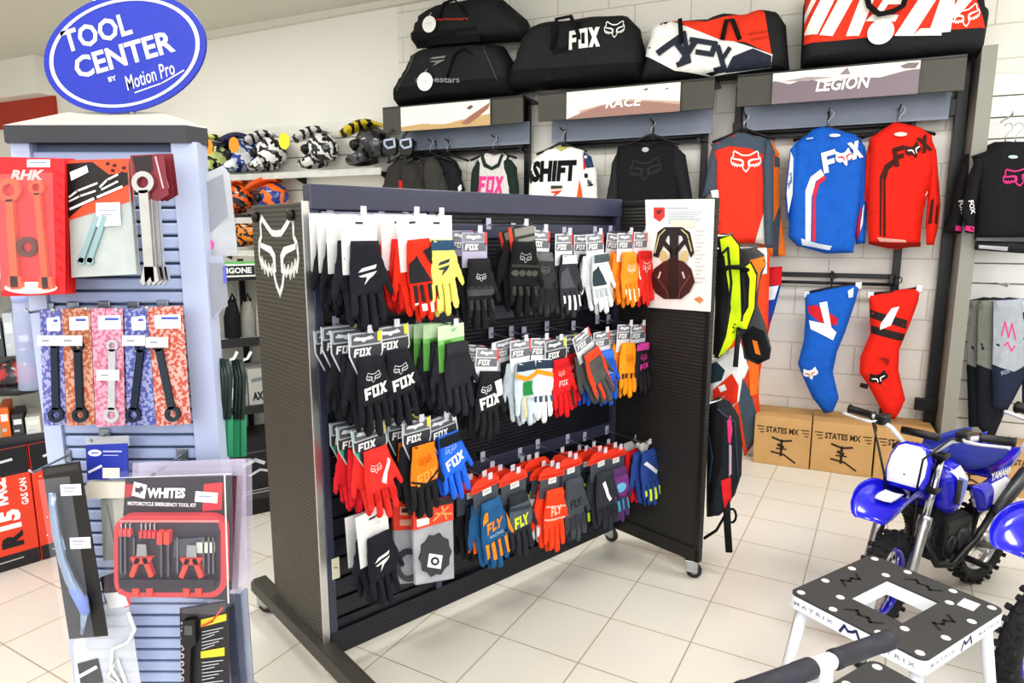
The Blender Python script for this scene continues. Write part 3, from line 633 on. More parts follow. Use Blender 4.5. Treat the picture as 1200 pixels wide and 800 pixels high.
carton(.745, 1.07, .34, 'cardboard carton behind the minibike handlebar')
carton(1.12, 1.40, .30, 'cardboard carton behind the minibike seat', .30); carton(1.41, 1.72, .29, 'cardboard carton beside the rearmost one, at the frame edge', .30)
# ------------------------------------------------------------------ the glove gondola
GO = GF.p(0, 0, 0); GW = 1.546
gon = thing('glove_gondola', 'black wheeled gondola with slatted face and white animal head end panel', 'display stand', GO, GF.yaw)
GB1 = mat('43455a', .28, var=.05, name='gondola_frame'); GB2 = mat('20212b', .35, var=.04); RIB = mat('2c2b29', .5, rib=.5, ribs=20.0, name='ribbed_panel'); RIB2 = mat('1e1f28', .4, rib=.25, ribs=20.0)
FPM = mat('4a463f', .5, rib=.5, ribs=20.0, name='ribbed_end_panel')
q = MB(); q.box(0, GW, -.025, .03, 1.642, 1.722, GB1, .003); q.build('top_beam', gon)
for x in (.0, .455, GW-.03):
    q = MB(); q.box(x, x+.028, -.022, .03, .08, 1.642, GB1, .002); q.build('frame_post', gon)
q = MB(); q.box(.028, .455, .004, .012, .1, 1.642, BLACK); q.box(.04, .445, -.014, -.008, 1.585, 1.638, mat('aaa9c6', .3), .002); z = 1.64  # pale lavender strip: bright reflection on the top slats, put into the colour
while z > .18:
    q.box(.028, .455, -.010, .004, max(z-.066, .17), z, GB2, .002, seg=1); z -= .0755
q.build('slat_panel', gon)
q = MB(); q.box(.483, GW-.03, .0, .012, .17, 1.642, RIB2); q.build('ribbed_panel', gon)
for z in (1.575, 1.25, .925, .62, .40):
    q = MB(); q.box(.483, GW-.03, -.014, .0, z-.028, z+.028, GB1, .002); q.build('hook_rail', gon)
q = MB(); q.box(0, GW, -.024, .03, .08, .17, RIB2, .002); q.build('base_rail', gon)
# end panel with the animal head
q = MB(); q.box(-.024, -.002, -.012, .415, .045, 1.665, FPM, .002)
ME = Matrix(((0, 1, 0, 0), (-1, 0, 0, 0), (0, 0, 1, 0), (0, 0, 0, 1)))           # prints on a face that looks along -x: local x runs toward the viewer
HD = P2(stroke(HEADP, .085, True)+EYES, .165, .26, -.195, 1.36)
q.decal(HD, -.0252, card('f4f4f2'), ME); q.build('end_panel', gon)
q = MB(); q.box(-.026, .0, -.018, -.011, .03, 1.668, met('d8d8da', .35), .001); q.build('edge_strip', gon)
for y, z in ((.06, 1.625), (.36, 1.625), (.05, .10), (.33, .10)):
    q = MB(); q.lathe([(.019, 0), (.019, .012), (.013, .018), (0, .018)], BLACK, 12, T3(-.024, y, z) @ RY(-PI/2)); q.build('bolt', gon)
def caster(par, x, y, rz=0):
    M = T3(x, y, 0) @ RZ(rz)
    q = MB(); q.box(-.017, -.012, -.03, .022, .03, .082, met('b9bcc0'), .002, M); q.box(.012, .017, -.03, .022, .03, .082, met('b9bcc0'), .002, M); q.box(-.022, .022, -.035, .03, .080, .088, met('b9bcc0'), .002, M)
    o = q.build('caster', par)
    q = MB(); q.lathe([(.010, -.010), (.033, -.010), (.036, -.006), (.036, .006), (.033, .010), (.010, .010)], plas('2a2a2c'), 20, M @ T3(0, -.012, .036) @ RY(PI/2))
    q.lathe([(.0, -.011), (.018, -.011), (.018, .011), (0, .011)], met('cfcfd2'), 14, M @ T3(0, -.012, .036) @ RY(PI/2)); q.build('wheel', o)
q = MB(); q.box(-.055, .01, -.34, .60, .088, .138, mat('45423c', .5), .004); q.build('base_leg', gon); caster(gon, -.02, .56, .5); caster(gon, -.02, -.31, .2)
# wing panel at the far end
WX = GW+.004
q = MB(); q.box(WX, WX+.028, -.515, .02, .09, 1.712, RIB, .002)
for a in (rect(.0, .0, .0, .0),): pass
q.box(WX-.006, WX+.0, -.515, -.49, .09, 1.712, plas('1d1d1f'), .002); q.box(WX-.006, WX+.0, -.515, .02, .09, .155, plas('26241f'), .002); q.box(WX-.006, WX, -.515, .02, 1.69, 1.712, plas('1d1d1f'), .002)
q.build('wing_panel', gon); caster(gon, WX+.014, -.47, .5); caster(gon, WX+.014, .02, .2)
# poster board on the wing
WGF = Frame(GF.p(GW-.003, 0, 0).x, GF.p(GW-.003, 0, 0).y, 41.6-90)
s = Soft('poster_board', 'white product poster of a black and maroon neck brace', 'poster', WGF, .0, (797, 298))
WP = card('f4f2ee')
s.flat('board', [[(757, 234), (838, 233), (833, 365), (760, 360)]], .004, WP, [
    ([[(767, 243), (780, 243), (780, 254), (774, 260), (767, 255)]], card('d8443c')), (ps(BOLT, 773, 249, 8, 6), card('3a2226')),
    (rect(782, 243, 808, 244.5)+[r for k in range(6) for r in rect(784, 248+k*2.6, 824-(k % 3)*4, 249.2+k*2.6)], card('b9c4d2')),
    (ps(rrect(-1, -1, 1, 1, .5), 802, 262, 30, 9), card('e6dfcf')), ([r for k in range(14) for r in rect(816, 270+k*4.6, 828-(k % 3)*3, 271.4+k*4.6)], card('c9c6c2')),
    ([[(767, 300), (772, 272), (780, 266), (800, 266), (810, 272), (815, 296), (811, 302), (806, 290), (800, 276), (784, 276), (777, 292), (773, 302)]], card('2a2728')),
    (stroke([(769, 296), (774, 276), (781, 269)], 1.4)+stroke([(812, 294), (807, 275), (800, 269)], 1.4), card('d6c890')),
    ([[(786, 266), (797, 266), (796, 330), (787, 330)], [(774, 282), (778, 278), (790, 292), (790, 300)], [(809, 280), (805, 277), (793, 292), (793, 300)]], card('2c2526')),
    (ps(ell(0, 0, 1), 780, 301, 10, 16, .3)+ps(ell(0, 0, 1), 803, 301, 10, 16, -.3), card('cdb98a')),
    ([[(764, 330), (768, 315), (780, 306), (790, 303), (803, 306), (812, 315), (816, 330), (810, 342), (800, 350), (780, 350), (770, 343)]], card('4a2526')),
    ([[(785, 303), (796, 303), (797, 348), (785, 348)]], card('2f2122')), (stroke([(770, 322), (783, 340), (785, 349)], 1.2)+stroke([(811, 322), (799, 340), (797, 349)], 1.2), card('7d5450')),
    (ps(rect(0, 0, 1, 2), 775, 322, 2, 8, -.3)+ps(rect(0, 0, 1, 2), 803, 322, 2, 8, .3), card('d9ccc8')), ([[(815, 350), (822, 347), (827, 351), (822, 355)]], card('d98a5c'))], dy=-.002)
# ------------------------------------------------------------------ gloves
GLO0 = [(-.040, 0), (-.044, -.045), (-.050, -.085), (-.052, -.12), (-.056, -.160), (-.051, -.169), (-.043, -.169), (-.038, -.160), (-.033, -.118), (-.029, -.118), (-.031, -.183), (-.026, -.192), (-.016, -.192), (-.011, -.183), (-.007, -.116), (-.003, -.116),
       (-.001, -.193), (.004, -.202), (.014, -.202), (.019, -.193), (.0195, -.116), (.0235, -.116), (.030, -.176), (.036, -.184), (.045, -.182), (.050, -.172), (.048, -.105), (.056, -.098), (.074, -.122), (.082, -.124), (.088, -.116), (.086, -.104), (.066, -.062), (.050, -.032), (.042, 0)]
GLO = [(x*.92 if x < .05 else .046+(x-.05)*.72, z*1.06) for x, z in GLO0]
def fing(k, z0, z1, sh=.75):          # strip along the back of finger k, clear of the glove edge
    c = ((-.0391, -.0437), (-.0179, -.0198), (.0078, .0083), (.0331, .0377))[k]; lim = (-.164, -.187, -.198, -.178)[k]
    z1 = max(z1, lim+.004); h = .0078*sh; t = lambda z: c[0]+(c[1]-c[0])*(-z-.12)/.06
    return [[(t(z0)-h, z0), (t(z0)+h, z0), (t(z1)+h, z1), (t(z1)-h, z1)]]
ALLF = lambda a, b, sh=.75: sum((fing(k, a, b, sh) for k in range(4)), [])
CUFF = [[(-.040, -.002), (.040, -.002), (.043, -.03), (-.042, -.03)]]
BACKH = [[(-.042, -.03), (.043, -.03), (.047, -.06), (.045, -.108), (-.048, -.108), (-.046, -.07)]]
SIDE1 = [[(-.046, -.06), (-.02, -.04), (.01, -.09), (.02, -.11), (-.048, -.11)]]
THUMB = [[(.046, -.048), (.053, -.066), (.068, -.113), (.067, -.124), (.062, -.121), (.050, -.098)]]
KNUC = [ell(x, -.088, .011, .009, 12)[0] for x in (-.033, -.010, .013, .034)]
WHT, INKB = 'f0f0f0', '17181c'
def lay(*a): return [(pl, cloth(c)) for pl, c in a]
STY = {
 'bolt_black': ('22242c', lay((fit(BOLT, -.002, -.078, .055, .042, .1), WHT)), 'white'),
 'plain_black': ('1e1e23', [], 'white'),
 'red_palm': ('e3361f', lay((SIDE1, '2a2a2e'), ([[(.0, -.03), (.03, -.02), (.042, -.08), (.02, -.06)]], '2a2a2e'), (ALLF(-.115, -.16), '2a2a2e'), (ALLF(-.165, -.19, .9), WHT)), 'white'),
 'plain_red': ('d92a24', [], 'white'),
 'yellow': ('efe476', lay((CUFF, '34506e'), (fit(BOLT, .0, -.078, .045, .045, .1), '39434c')), 'white'),
 'armour': ('242428', lay((KNUC, '3c3c40'), (fit(HEADO, 0, -.055, .035, .025), 'c8c8cc'), (ALLF(-.12, -.15), '38383c'), ([[(-.046, -.09), (.044, -.09), (.044, -.108), (-.046, -.108)]], '4b4b50')), 'lav'),
 'bomber': ('1b1b1d', lay((KNUC, '54544c'), (fit(HEADO, 0, -.045, .04, .03), 'a9a9a9'), (ALLF(-.125, -.15), '3a3a38'), (stroke([(-.045, -.068), (.045, -.068)], .008), '3a3a3a')), 'dark'),
 'grey_mesh': ('3a3b3d', lay((CUFF, '6b6c6e'), (fit(HEADO, 0, -.06, .04, .03), '77787a'), (ALLF(-.12, -.17), '2b2b2e')), 'pale'),
 'grey_tips': ('3b3d42', lay((CUFF, WHT), (SIDE1, '55585e'), (ALLF(-.135, -.185), 'dadce0')), 'pale'),
 'white_teal': ('e6e9ec', lay((SIDE1, '35424a'), (ALLF(-.12, -.15), 'a9b4ba'), (CUFF, '4d5a60')), 'pale'),
 'black_white': ('26292e', lay((BACKH, 'dfe2e5'), (fit(HEADF, 0, -.07, .04, .03), '33363c')), 'pale'),
 'orange_white': ('f5912c', lay((fit(HEADO, .005, -.065, .05, .04), 'fbe6cf'), (THUMB, WHT), (ALLF(-.14, -.19, .6), 'fbe0c4')), 'pale'),
 'red_head': ('e8362e', lay((fit(HEADO, 0, -.062, .055, .045), 'f6d5d2'), (CUFF, 'c42a24')), 'pale'),
 'paw_black': ('222329', lay((fit(FOX, .004, -.088, .078, .03, .18), WHT), (fit(P2(HEADO, 1, 1, shear=.2), -.004, -.05, .045, .030, .12), 'c9cacd')), 'hex'),
 'wind_black': ('2b2c33', lay((fit(BOLT, .022, -.02, .02, .012), 'c9cbd0'), (CUFF, '33343c')), 'green'),
 'paw_bw': ('232428', lay((fit(FOX, .0, -.088, .082, .034, .3), WHT), ([[(.01, -.03), (.04, -.02), (.045, -.07), (.03, -.075)]], WHT), (fit(P2(HEADO, 1, 1, shear=.2), -.018, -.055, .04, .028, .2), 'd9d9dc')), 'pale'),
 'multi': ('c9d5dc', lay((CUFF, '2f3e52'), ([[(-.044, -.035), (.0, -.05), (.044, -.035), (.044, -.05), (0, -.065), (-.046, -.05)]], 'e39a2c'), ([[(-.02, -.065), (.02, -.065), (.02, -.11), (-.02, -.11)]], '2f8a4a'), (fing(1, -.115, -.18), 'd9c9a0')), 'pale'),
 'white_navy': ('eef0f2', lay((CUFF, '2f3e52'), ([[(-.044, -.03), (.044, -.045), (.045, -.06), (-.046, -.045)]], 'e39a2c'), (ALLF(-.12, -.14), '44546a')), 'pale'),
 'red_black': ('d8262a', lay((CUFF, 'c02024'), (fit(FOX, .0, -.085, .05, .02), 'f0b4b0'), (fit(HEADO, -.01, -.05, .03, .025), 'f0b4b0'), (fing(3, -.115, -.18), '2b2b2e')), 'hex'),
 'slate_red': ('5a5a58', lay(([[(-.043, -.02), (-.030, -.02), (-.036, -.16), (-.050, -.16)], [(.030, -.02), (.043, -.02), (.046, -.17), (.036, -.17)]], 'ee4a2c'), (CUFF, 'ee4a2c'), (fing(1, -.12, -.18), 'ee4a2c')), 'pale'),
 'blue': ('2f62c8', lay((CUFF, '3f7ade'), (ALLF(-.12, -.15), '234f9e'), (fit(FOX, 0, -.08, .05, .02), 'bcd0f2')), 'pale'),
 'orange_black': ('2a2427', lay((BACKH, 'ee6a1c'), (fit(HEADO, 0, -.07, .04, .03), '2a2427'), (fing(2, -.115, -.18), 'ee6a1c')), 'pale'),
 'amber': ('f59a22', lay((fit(HEADO, 0, -.06, .045, .035), 'c76e10'), (ALLF(-.115, -.135), '4a3420')), 'pale'),
 'pink_black': ('28242c', lay((CUFF, 'd44aa0'), (fit(HEADO, 0, -.06, .04, .032), 'd44aa0'), (fit(FOX, .0, -.095, .055, .02, .15), 'd44aa0')), 'pale'),
 'red_white': ('d32632', lay((fit(HEADO, 0, -.055, .04, .03), 'f4d6d6'), (fit(BOLT, .02, -.09, .03, .02), WHT), (ALLF(-.12, -.16), 'b81e2a')), 'hexteal'),
 'red_slash': ('e63a34', lay(([[(.0, -.10), (.012, -.11), (.038, -.045), (.03, -.035)]], WHT), (fit(HEADO, -.012, -.055, .035, .03), 'f6d5d2'), (ALLF(-.12, -.15), 'c92c2a')), 'hexteal'),
 'paw_orange': ('26262a', lay((BACKH+CUFF, 'f58220'), (fit(FOX, .004, -.092, .075, .03, .18), 'f9a24a'), (fit(P2(HEADO, 1, 1, shear=.2), 0, -.048, .045, .03, .1), 'c96510'), (stroke([(-.045, -.098), (.0, -.112), (.044, -.085)], .006), '26262a')), 'hex'),
 'paw_blue': ('2f6fe0', lay((fit(FOX, .004, -.085, .075, .03, .3), WHT), (fit(P2(HEADO, 1, 1, shear=.2), -.006, -.045, .045, .03, .2), '9fc0f4'), (CUFF, '1d2028')), 'hexblue'),
 'blue_orange': ('2a5f8c', lay((fit(FLY, .0, -.075, .07, .032, .06), 'f28c28'), (fit(text('RACING', .02), .002, -.102, .055, .008), '9db8d0'), (ALLF(-.118, -.17), 'f28c28'), (THUMB, 'f28c28'), ([[(-.046, -.03), (-.03, -.02), (-.028, -.05), (-.046, -.06)]], 'f28c28')), 'fly'),
 'black_spot': ('202226', lay((BACKH, '2a2c30'), (fit(FLY, 0, -.07, .05, .05, .4), 'dfe2e4'), (ALLF(-.118, -.17), 'ee6a24')), 'fly'),
 'grey_lime': ('30333a', lay((BACKH, '59616b'), (fit(FLY, .0, -.088, .065, .036, .06), 'd9ec3a'), (stroke([(-.04, -.04), (.04, -.05)], .012), '3b414a')), 'fly'),
 'white_fly': ('eef0f0', lay((fit(FLY, 0, -.07, .05, .03), '6b7076'), (ALLF(-.12, -.16), 'cfd3d6')), 'fly'),
 'red_orange': ('ee4a26', lay((fit(FLY, .0, -.07, .05, .03, .1), 'f9c9b8'), (stroke([(-.045, -.05), (.043, -.062)], .006)+stroke([(-.045, -.095), (.043, -.1)], .006), 'f9b0a0')), 'fly'),
 'charcoal': ('4a4e55', lay((fit(FLY, .0, -.08, .055, .028, .1), '2b2e33'), (ALLF(-.12, -.16), '3b3f45')), 'fly'),
 'dark_stripe': ('35383f', lay((stroke([(-.015, -.035), (.012, -.10)], .014), 'e8eaec'), (ALLF(-.12, -.16), '2a2c32')), 'fly'),
 'purple': ('5a3a6a', lay((BACKH, '7a3f86'), (ell(0, -.075, .03, .018), '6fb4d8'), (ALLF(-.12, -.16), '3f9ab0')), 'fly'),
 'black_lime': ('1f2226', lay((stroke([(-.03, -.04), (-.01, -.10)], .014), 'd9ec3a'), (ALLF(-.15, -.185), 'cfe84a'), (BACKH[:0], WHT)), 'fly'),
 'navy_lime': ('27375c', lay((BACKH, '33508e'), (ALLF(-.13, -.185), 'd9ec3a'), (fit(FLY, 0, -.07, .05, .03), 'c9d4ea')), 'clip'),
 'red_clip': ('d8242c', lay((stroke([(-.02, -.03), (.02, -.1)], .012), '2a2a2e'), (ALLF(-.12, -.16), 'b01a22')), 'clip'),
 'white_clip': ('e9ecec', lay((SIDE1, '2c8a74'), (ALLF(-.12, -.16), '1f2a3a'), (fit(FLY, 0, -.05, .05, .03), '5c6468')), 'clip'),
 'blue_clip': ('2d4a8c', lay((stroke([(-.03, -.04), (.03, -.09)], .014), 'e8eaec'), (ALLF(-.14, -.185), 'd9ec3a')), 'clip'),
 'crimson_clip': ('9c2434', lay((BACKH, '34343a'), (fit(HEADO, 0, -.07, .05, .035), 'e8eaec')), 'clip'),
}
PALE = card('e3e3e8'); LAV = card('b3adc9')
def glove_mesh(sty, flip=False):
    body, ly, _ = STY[sty]; poly = GLO; fl = (lambda ps_: [[(-x, z) for x, z in p] for p in ps_]) if flip else (lambda p: p)
    q = MB(); q.pillow(fl([poly])[0], .0125, .012, cloth(body), .012, [] if flip else [(p, m_) for p, m_ in ly if p],
                       lambda x, y, z: (x, y-.018*math.sin(max(0, min(1, (-z-.09)/.12))*1.5)+.004*noise.noise(Vector((x*40, z*30, len(sty)))), z))
    return q.mesh('glove_'+sty)
def card_mesh(kind):
    q = MB()
    if kind == 'white':
        q.prism(rect(-.056, -.160, .056, 0), -.001, .001, card('f7f7f6')); q.decal(rect(-.012, -.026, .012, -.020), -.0016, INKT); q.decal(fit(BOLT, .02, -.045, .02, .01), -.0016, card('d5d6da'))
    elif kind == 'green':
        q.prism(rect(-.055, -.15, .055, 0), -.001, .001, card('8cc878')); q.decal(rect(-.055, -.045, .055, 0), -.0016, card('cfe8c2')); q.decal(rect(-.03, -.14, .0, -.05), -.0016, card('4f9c3c')); q.decal(rect(-.055, -.15, -.035, -.06), -.0016, card('6db356')); q.decal(fit(BOLT, .01, -.02, .03, .015), -.002, card('7db36c'))
    elif kind in ('hex', 'hexteal', 'hexblue'):
        ed = {'hex': 'd6d9de', 'hexteal': 'bfd9d2', 'hexblue': 'e8eaee'}[kind]
        q.prism(hexcard(.116, .125), -.001, .001, card(ed)); q.decal(hexcard(.108, .121), -.0016, card('3a3c44'))
        q.decal(P2(rrect(-.054, -.036, .054, .004, .005), 1, 1, 0, -.006), -.002, card('b9bcc4')); q.decal(P2(rrect(-.049, -.031, .049, -.001, .004), 1, 1, 0, -.006), -.0024, card('5c6068'))
        q.decal(fit(P2(HEADF, 1.6, .6), -.008, -.022, .07, .018), -.0028, card('d9dce0')); q.decal(rect(.040, -.032, .054, -.002), -.0028, card('e6d84a' if kind != 'hexblue' else 'e8e8ea'))
        q.decal(fit(FOX, -.012, -.060, .062, .024), -.002, card('f4f4f4'))
        if kind == 'hexteal': q.decal([[(-.056, -.07), (-.04, -.075), (-.04, -.10), (-.05, -.08)]], -.002, card('2fa88a'))
    elif kind in ('pale', 'lav'):
        bc = PALE if kind == 'pale' else LAV
        q.prism(rect(-.050, -.115, .050, 0), -.001, .001, bc); q.decal(rect(-.046, -.030, .040, -.004), -.0016, card('8a8c94')); q.decal(fit(P2(HEADF, 1.6, .6), -.005, -.017, .06, .016), -.002, card('e9e9ee'))
        q.decal(rect(.040, -.042, .050, 0), -.0016, card('e0554e')); q.decal(rect(-.046, -.062, .046, -.034), -.0016, card('6d6f7a')); q.decal(fit(FOX, -.012, -.048, .055, .02), -.002, card('f4f4f4'))
    elif kind == 'dark':
        q.prism(P2(rect(-.055, -.10, .055, 0), 1, 1, 0, 0, .22), -.001, .001, card('2e2f2e')); q.decal(P2(rect(-.03, -.035, .055, -.008)+rect(-.02, -.06, .055, -.045), 1, 1, 0, 0, .22), -.0016, card('8a8a84')); q.decal(P2(rect(-.055, -.085, -.04, 0), 1, 1, 0, 0, .22), -.0016, card('d8442e'))
    elif kind == 'fly':
        q.prism([[(-.070, -.046), (.070, -.046), (.066, -.022), (.042, -.004), (0, 0), (-.042, -.004), (-.066, -.022)]], -.002, .002, card('e8432a')); q.prism(rect(-.060, -.12, .060, -.046), -.001, .001, card('4d525c'))
        q.decal(rect(-.016, -.068, .026, -.046), -.0016, card('f0f0ee')); q.decal(rect(-.012, -.056, .022, -.053)+rect(-.012, -.062, .012, -.060), -.002, card('8a8a8a')); q.decal([[(-.062, -.040), (.062, -.040), (.056, -.032), (-.056, -.032)]], -.0026, card('c8301c'))
        q.prism(rect(-.01, -.006, .01, .022), -.001, .001, clear('e8e4f0', .55))
    elif kind == 'clip':
        q.prism(rrect(-.028, -.03, .028, 0, .006), -.002, .002, clear('d9dcd8', .75)); q.prism(rect(-.022, -.06, .022, -.03), -.001, .001, card('c9cfc9')); q.decal(rect(-.016, -.05, .016, -.042), -.0016, card('d8443c'))
    return q.mesh('card_'+kind)
INKT = card('222226')
CARDC, GLC = {}, {}
DROP = {'white': .07, 'green': .055, 'hex': .075, 'hexteal': .07, 'hexblue': .06, 'pale': .075, 'lav': .085, 'dark': .055, 'fly': .085, 'clip': .03}
HOOKS = []
def glove(sty, x, y, n, label, group, ry=0, rz=0, pair=True, sc=1.0, hook=False):
    k = STY[sty][2]
    if k not in CARDC: CARDC[k] = card_mesh(k)
    if sty not in GLC: GLC[sty] = (glove_mesh(sty), glove_mesh(sty, True))
    u, z = GF.px(x, y, n)
    t = thing('carded_glove', label, 'glove', GF.p(u, n, z), GF.yaw+rad(rz), group, 0, rad(ry))
    t.scale = (SC,)*3 if (SC := {'white': 1.14, 'fly': 1.08, 'clip': 1.12}.get(k, 1.08)) else None
    link('hang_card', CARDC[k], t)
    g1 = link('glove', GLC[sty][0], t, (.004, -.017, -DROP[k])); g1.scale = (sc,)*3
    if pair: g2 = link('glove', GLC[sty][1], t, (-.012, .015, -DROP[k]-.004), (0, rad(-4), 0)); g2.scale = (sc,)*3
    if hook: HOOKS.append((u, n, z))
GT, GM_, GL_, GFL = 'gloves in the top row', 'gloves in the second row', 'gloves in the third row', 'gloves under red header cards'
for a in [
 ('plain_black', 384, 250, .05, 'black glove on a white card, first in the top row by the end panel', GT, 0, 0, False),
 ('plain_black', 393, 251, .09, 'black glove on a white card, second in the top row', GT),
 ('plain_black', 404, 251, .14, 'black glove on a white card just behind the white bolt emblem glove', GT),
 ('bolt_black', 420, 251, .20, 'black glove with a white bolt emblem on a white card', GT, 0, 6, True, 1.15, True),
 ('plain_red', 458, 251, .10, 'plain red glove on a white card, peeking out behind the orange red palm', GT, 0, 0, True, 1.0),
 ('plain_red', 466, 251, .15, 'plain red glove on a white card directly behind the orange red palm', GT),
 ('red_palm', 482, 251, .20, 'orange red and dark glove with white fingertips on a white card', GT, -4, 8, True, 1.1, True),
 ('yellow', 511, 252, .20, 'yellow glove with dark blue cuff on a white card', GT, 0, 0, True, 1.05, True),
 ('armour', 541, 270, .10, 'black glove on a lavender card behind the hard knuckle glove', GT),
 ('armour', 556, 272, .18, 'black hard knuckle glove on a lavender card beside the yellow one', GT, 0, -4, True, 1.12, True),
 ('bomber', 597, 268, .12, 'black armoured glove half hidden behind the big carbon knuckle glove', GT, -4, 0, True, 1.1),
 ('bomber', 610, 264, .20, 'big black glove with grey carbon knuckles and tilted dark card', GT, 3, -6, True, 1.22, True),
 ('grey_mesh', 633, 270, .17, 'dark grey glove with pale grey mesh cuff', GT, 3, 0, True, 1.1, True),
 ('grey_tips', 661, 274, .19, 'charcoal glove with pale grey finger strips and white cuff', GT, 0, 5, True, 1.1, True),
 ('black_white', 683, 275, .12, 'black and white glove tucked behind the white one', GT),
 ('white_teal', 697, 274, .19, 'white glove with dark side panel in the top row', GT, -4, 0, True, 1.1, True),
 ('orange_white', 721, 274, .13, 'orange glove with white thumb, behind the front orange one', GT, 6),
 ('orange_white', 733, 273, .19, 'orange glove with pale animal head outline, front one of two', GT, 0, 0, True, 1.05, True),
 ('red_head', 751, 272, .19, 'red glove with animal head outline beside the poster', GT, 0, 5, True, 1.08, True),
 ('paw_black', 388, 385, .06, 'black glove on outlined card, first in the second row by the end panel', GM_, -2, 0, False),
 ('paw_black', 397, 381, .11, 'black glove on outlined card, second in the second row', GM_, 0, 0, False),
 ('paw_black', 408, 385, .15, 'black glove on outlined card, third in the second row', GM_),
 ('paw_black', 428, 388, .21, 'black glove with slanted white lettering, fourth in the second row', GM_, 0, 5, True, 1.1, True),
 ('paw_black', 459, 381, .20, 'black glove with slanted white lettering next to the green cards', GM_, -3, 0, True, 1.1, True),
 ('wind_black', 490, 379, .08, 'black glove on a green card, rearmost of the green card stack', GM_, 0, 0, True, 1.1),
 ('wind_black', 501, 379, .12, 'black glove on a green card, third from the front of that stack', GM_, 0, 0, True, 1.1),
 ('wind_black', 512, 379, .16, 'black glove on a green card, second from the front of that stack', GM_, 0, 0, True, 1.1),
 ('wind_black', 528, 380, .21, 'black glove on a pale green card, front of the green card stack', GM_, -2, 4, True, 1.15, True),
 ('paw_bw', 556, 404, .14, 'black and white lettered glove behind the front lettered one', GM_, 10),
 ('paw_bw', 572, 408, .21, 'black glove with big white slanted lettering beside the green cards', GM_, 8, 0, True, 1.12, True),
 ('paw_bw', 590, 398, .14, 'black and white glove between the lettered and the multicoloured glove', GM_, -6),
 ('multi', 610, 398, .19, 'pale glove with green, orange and navy panels', GM_, 0, 0, True, 1.1, True),
 ('white_navy', 634, 396, .19, 'white glove with navy cuff and orange band', GM_, 6, 0, True, 1.1, True),
 ('red_black', 651, 397, .20, 'red glove with dark forefinger on an outlined card', GM_, -3, 0, True, 1.05, True),
 ('red_black', 664, 392, .13, 'red and black glove behind the slate glove', GM_),
 ('blue', 684, 392, .12, 'blue glove partly behind the tilted slate glove', GM_, 3),
 ('slate_red', 680, 390, .21, 'slate glove with orange red edges hanging tilted', GM_, -24, 0, True, 1.15, True),
 ('blue', 705, 388, .18, 'blue glove with pale lettering next to the orange gloves', GM_, -2, 0, True, 1.08, True),
 ('orange_black', 719, 387, .14, 'black glove with orange back beside the blue one', GM_),
 ('amber', 733, 380, .18, 'amber glove with dark knuckle line near the wing panel', GM_, 4, 0, True, 1.08, True),
 ('pink_black', 748, 380, .19, 'black glove with pink lettering at the end of the second row', GM_, 0, 0, True, 1.05, True),
 ('red_white', 406, 492, .08, 'red glove on outlined card, rear one of two in the third row', GL_, 0, 0, False),
 ('red_white', 414, 496, .14, 'red glove with small white marks beside the white slash glove', GL_, -2),
 ('red_slash', 431, 498, .20, 'bright red glove with a white slash on the back', GL_, -6, 0, True, 1.05, True),
 ('paw_orange', 462, 488, .10, 'orange and black glove, rearmost of three on outlined cards', GL_, -3),
 ('paw_orange', 472, 487, .15, 'orange and black glove, middle of three on outlined cards', GL_),
 ('paw_orange', 488, 491, .21, 'orange and black glove with bold lettering, front of three', GL_, 0, 6, True, 1.15, True),
 ('paw_blue', 517, 487, .19, 'bright blue glove with white slanted lettering', GL_, -8, 0, True, 1.1, True),
 ('plain_black', 424, 600, .12, 'black glove on a white card behind the lowest white card glove', GL_, -2, 0, False),
 ('bolt_black', 435, 598, .20, 'black glove on a white card hanging lowest by the end panel', GL_, -4, 8, True, 1.05, True),
]: glove(*a)
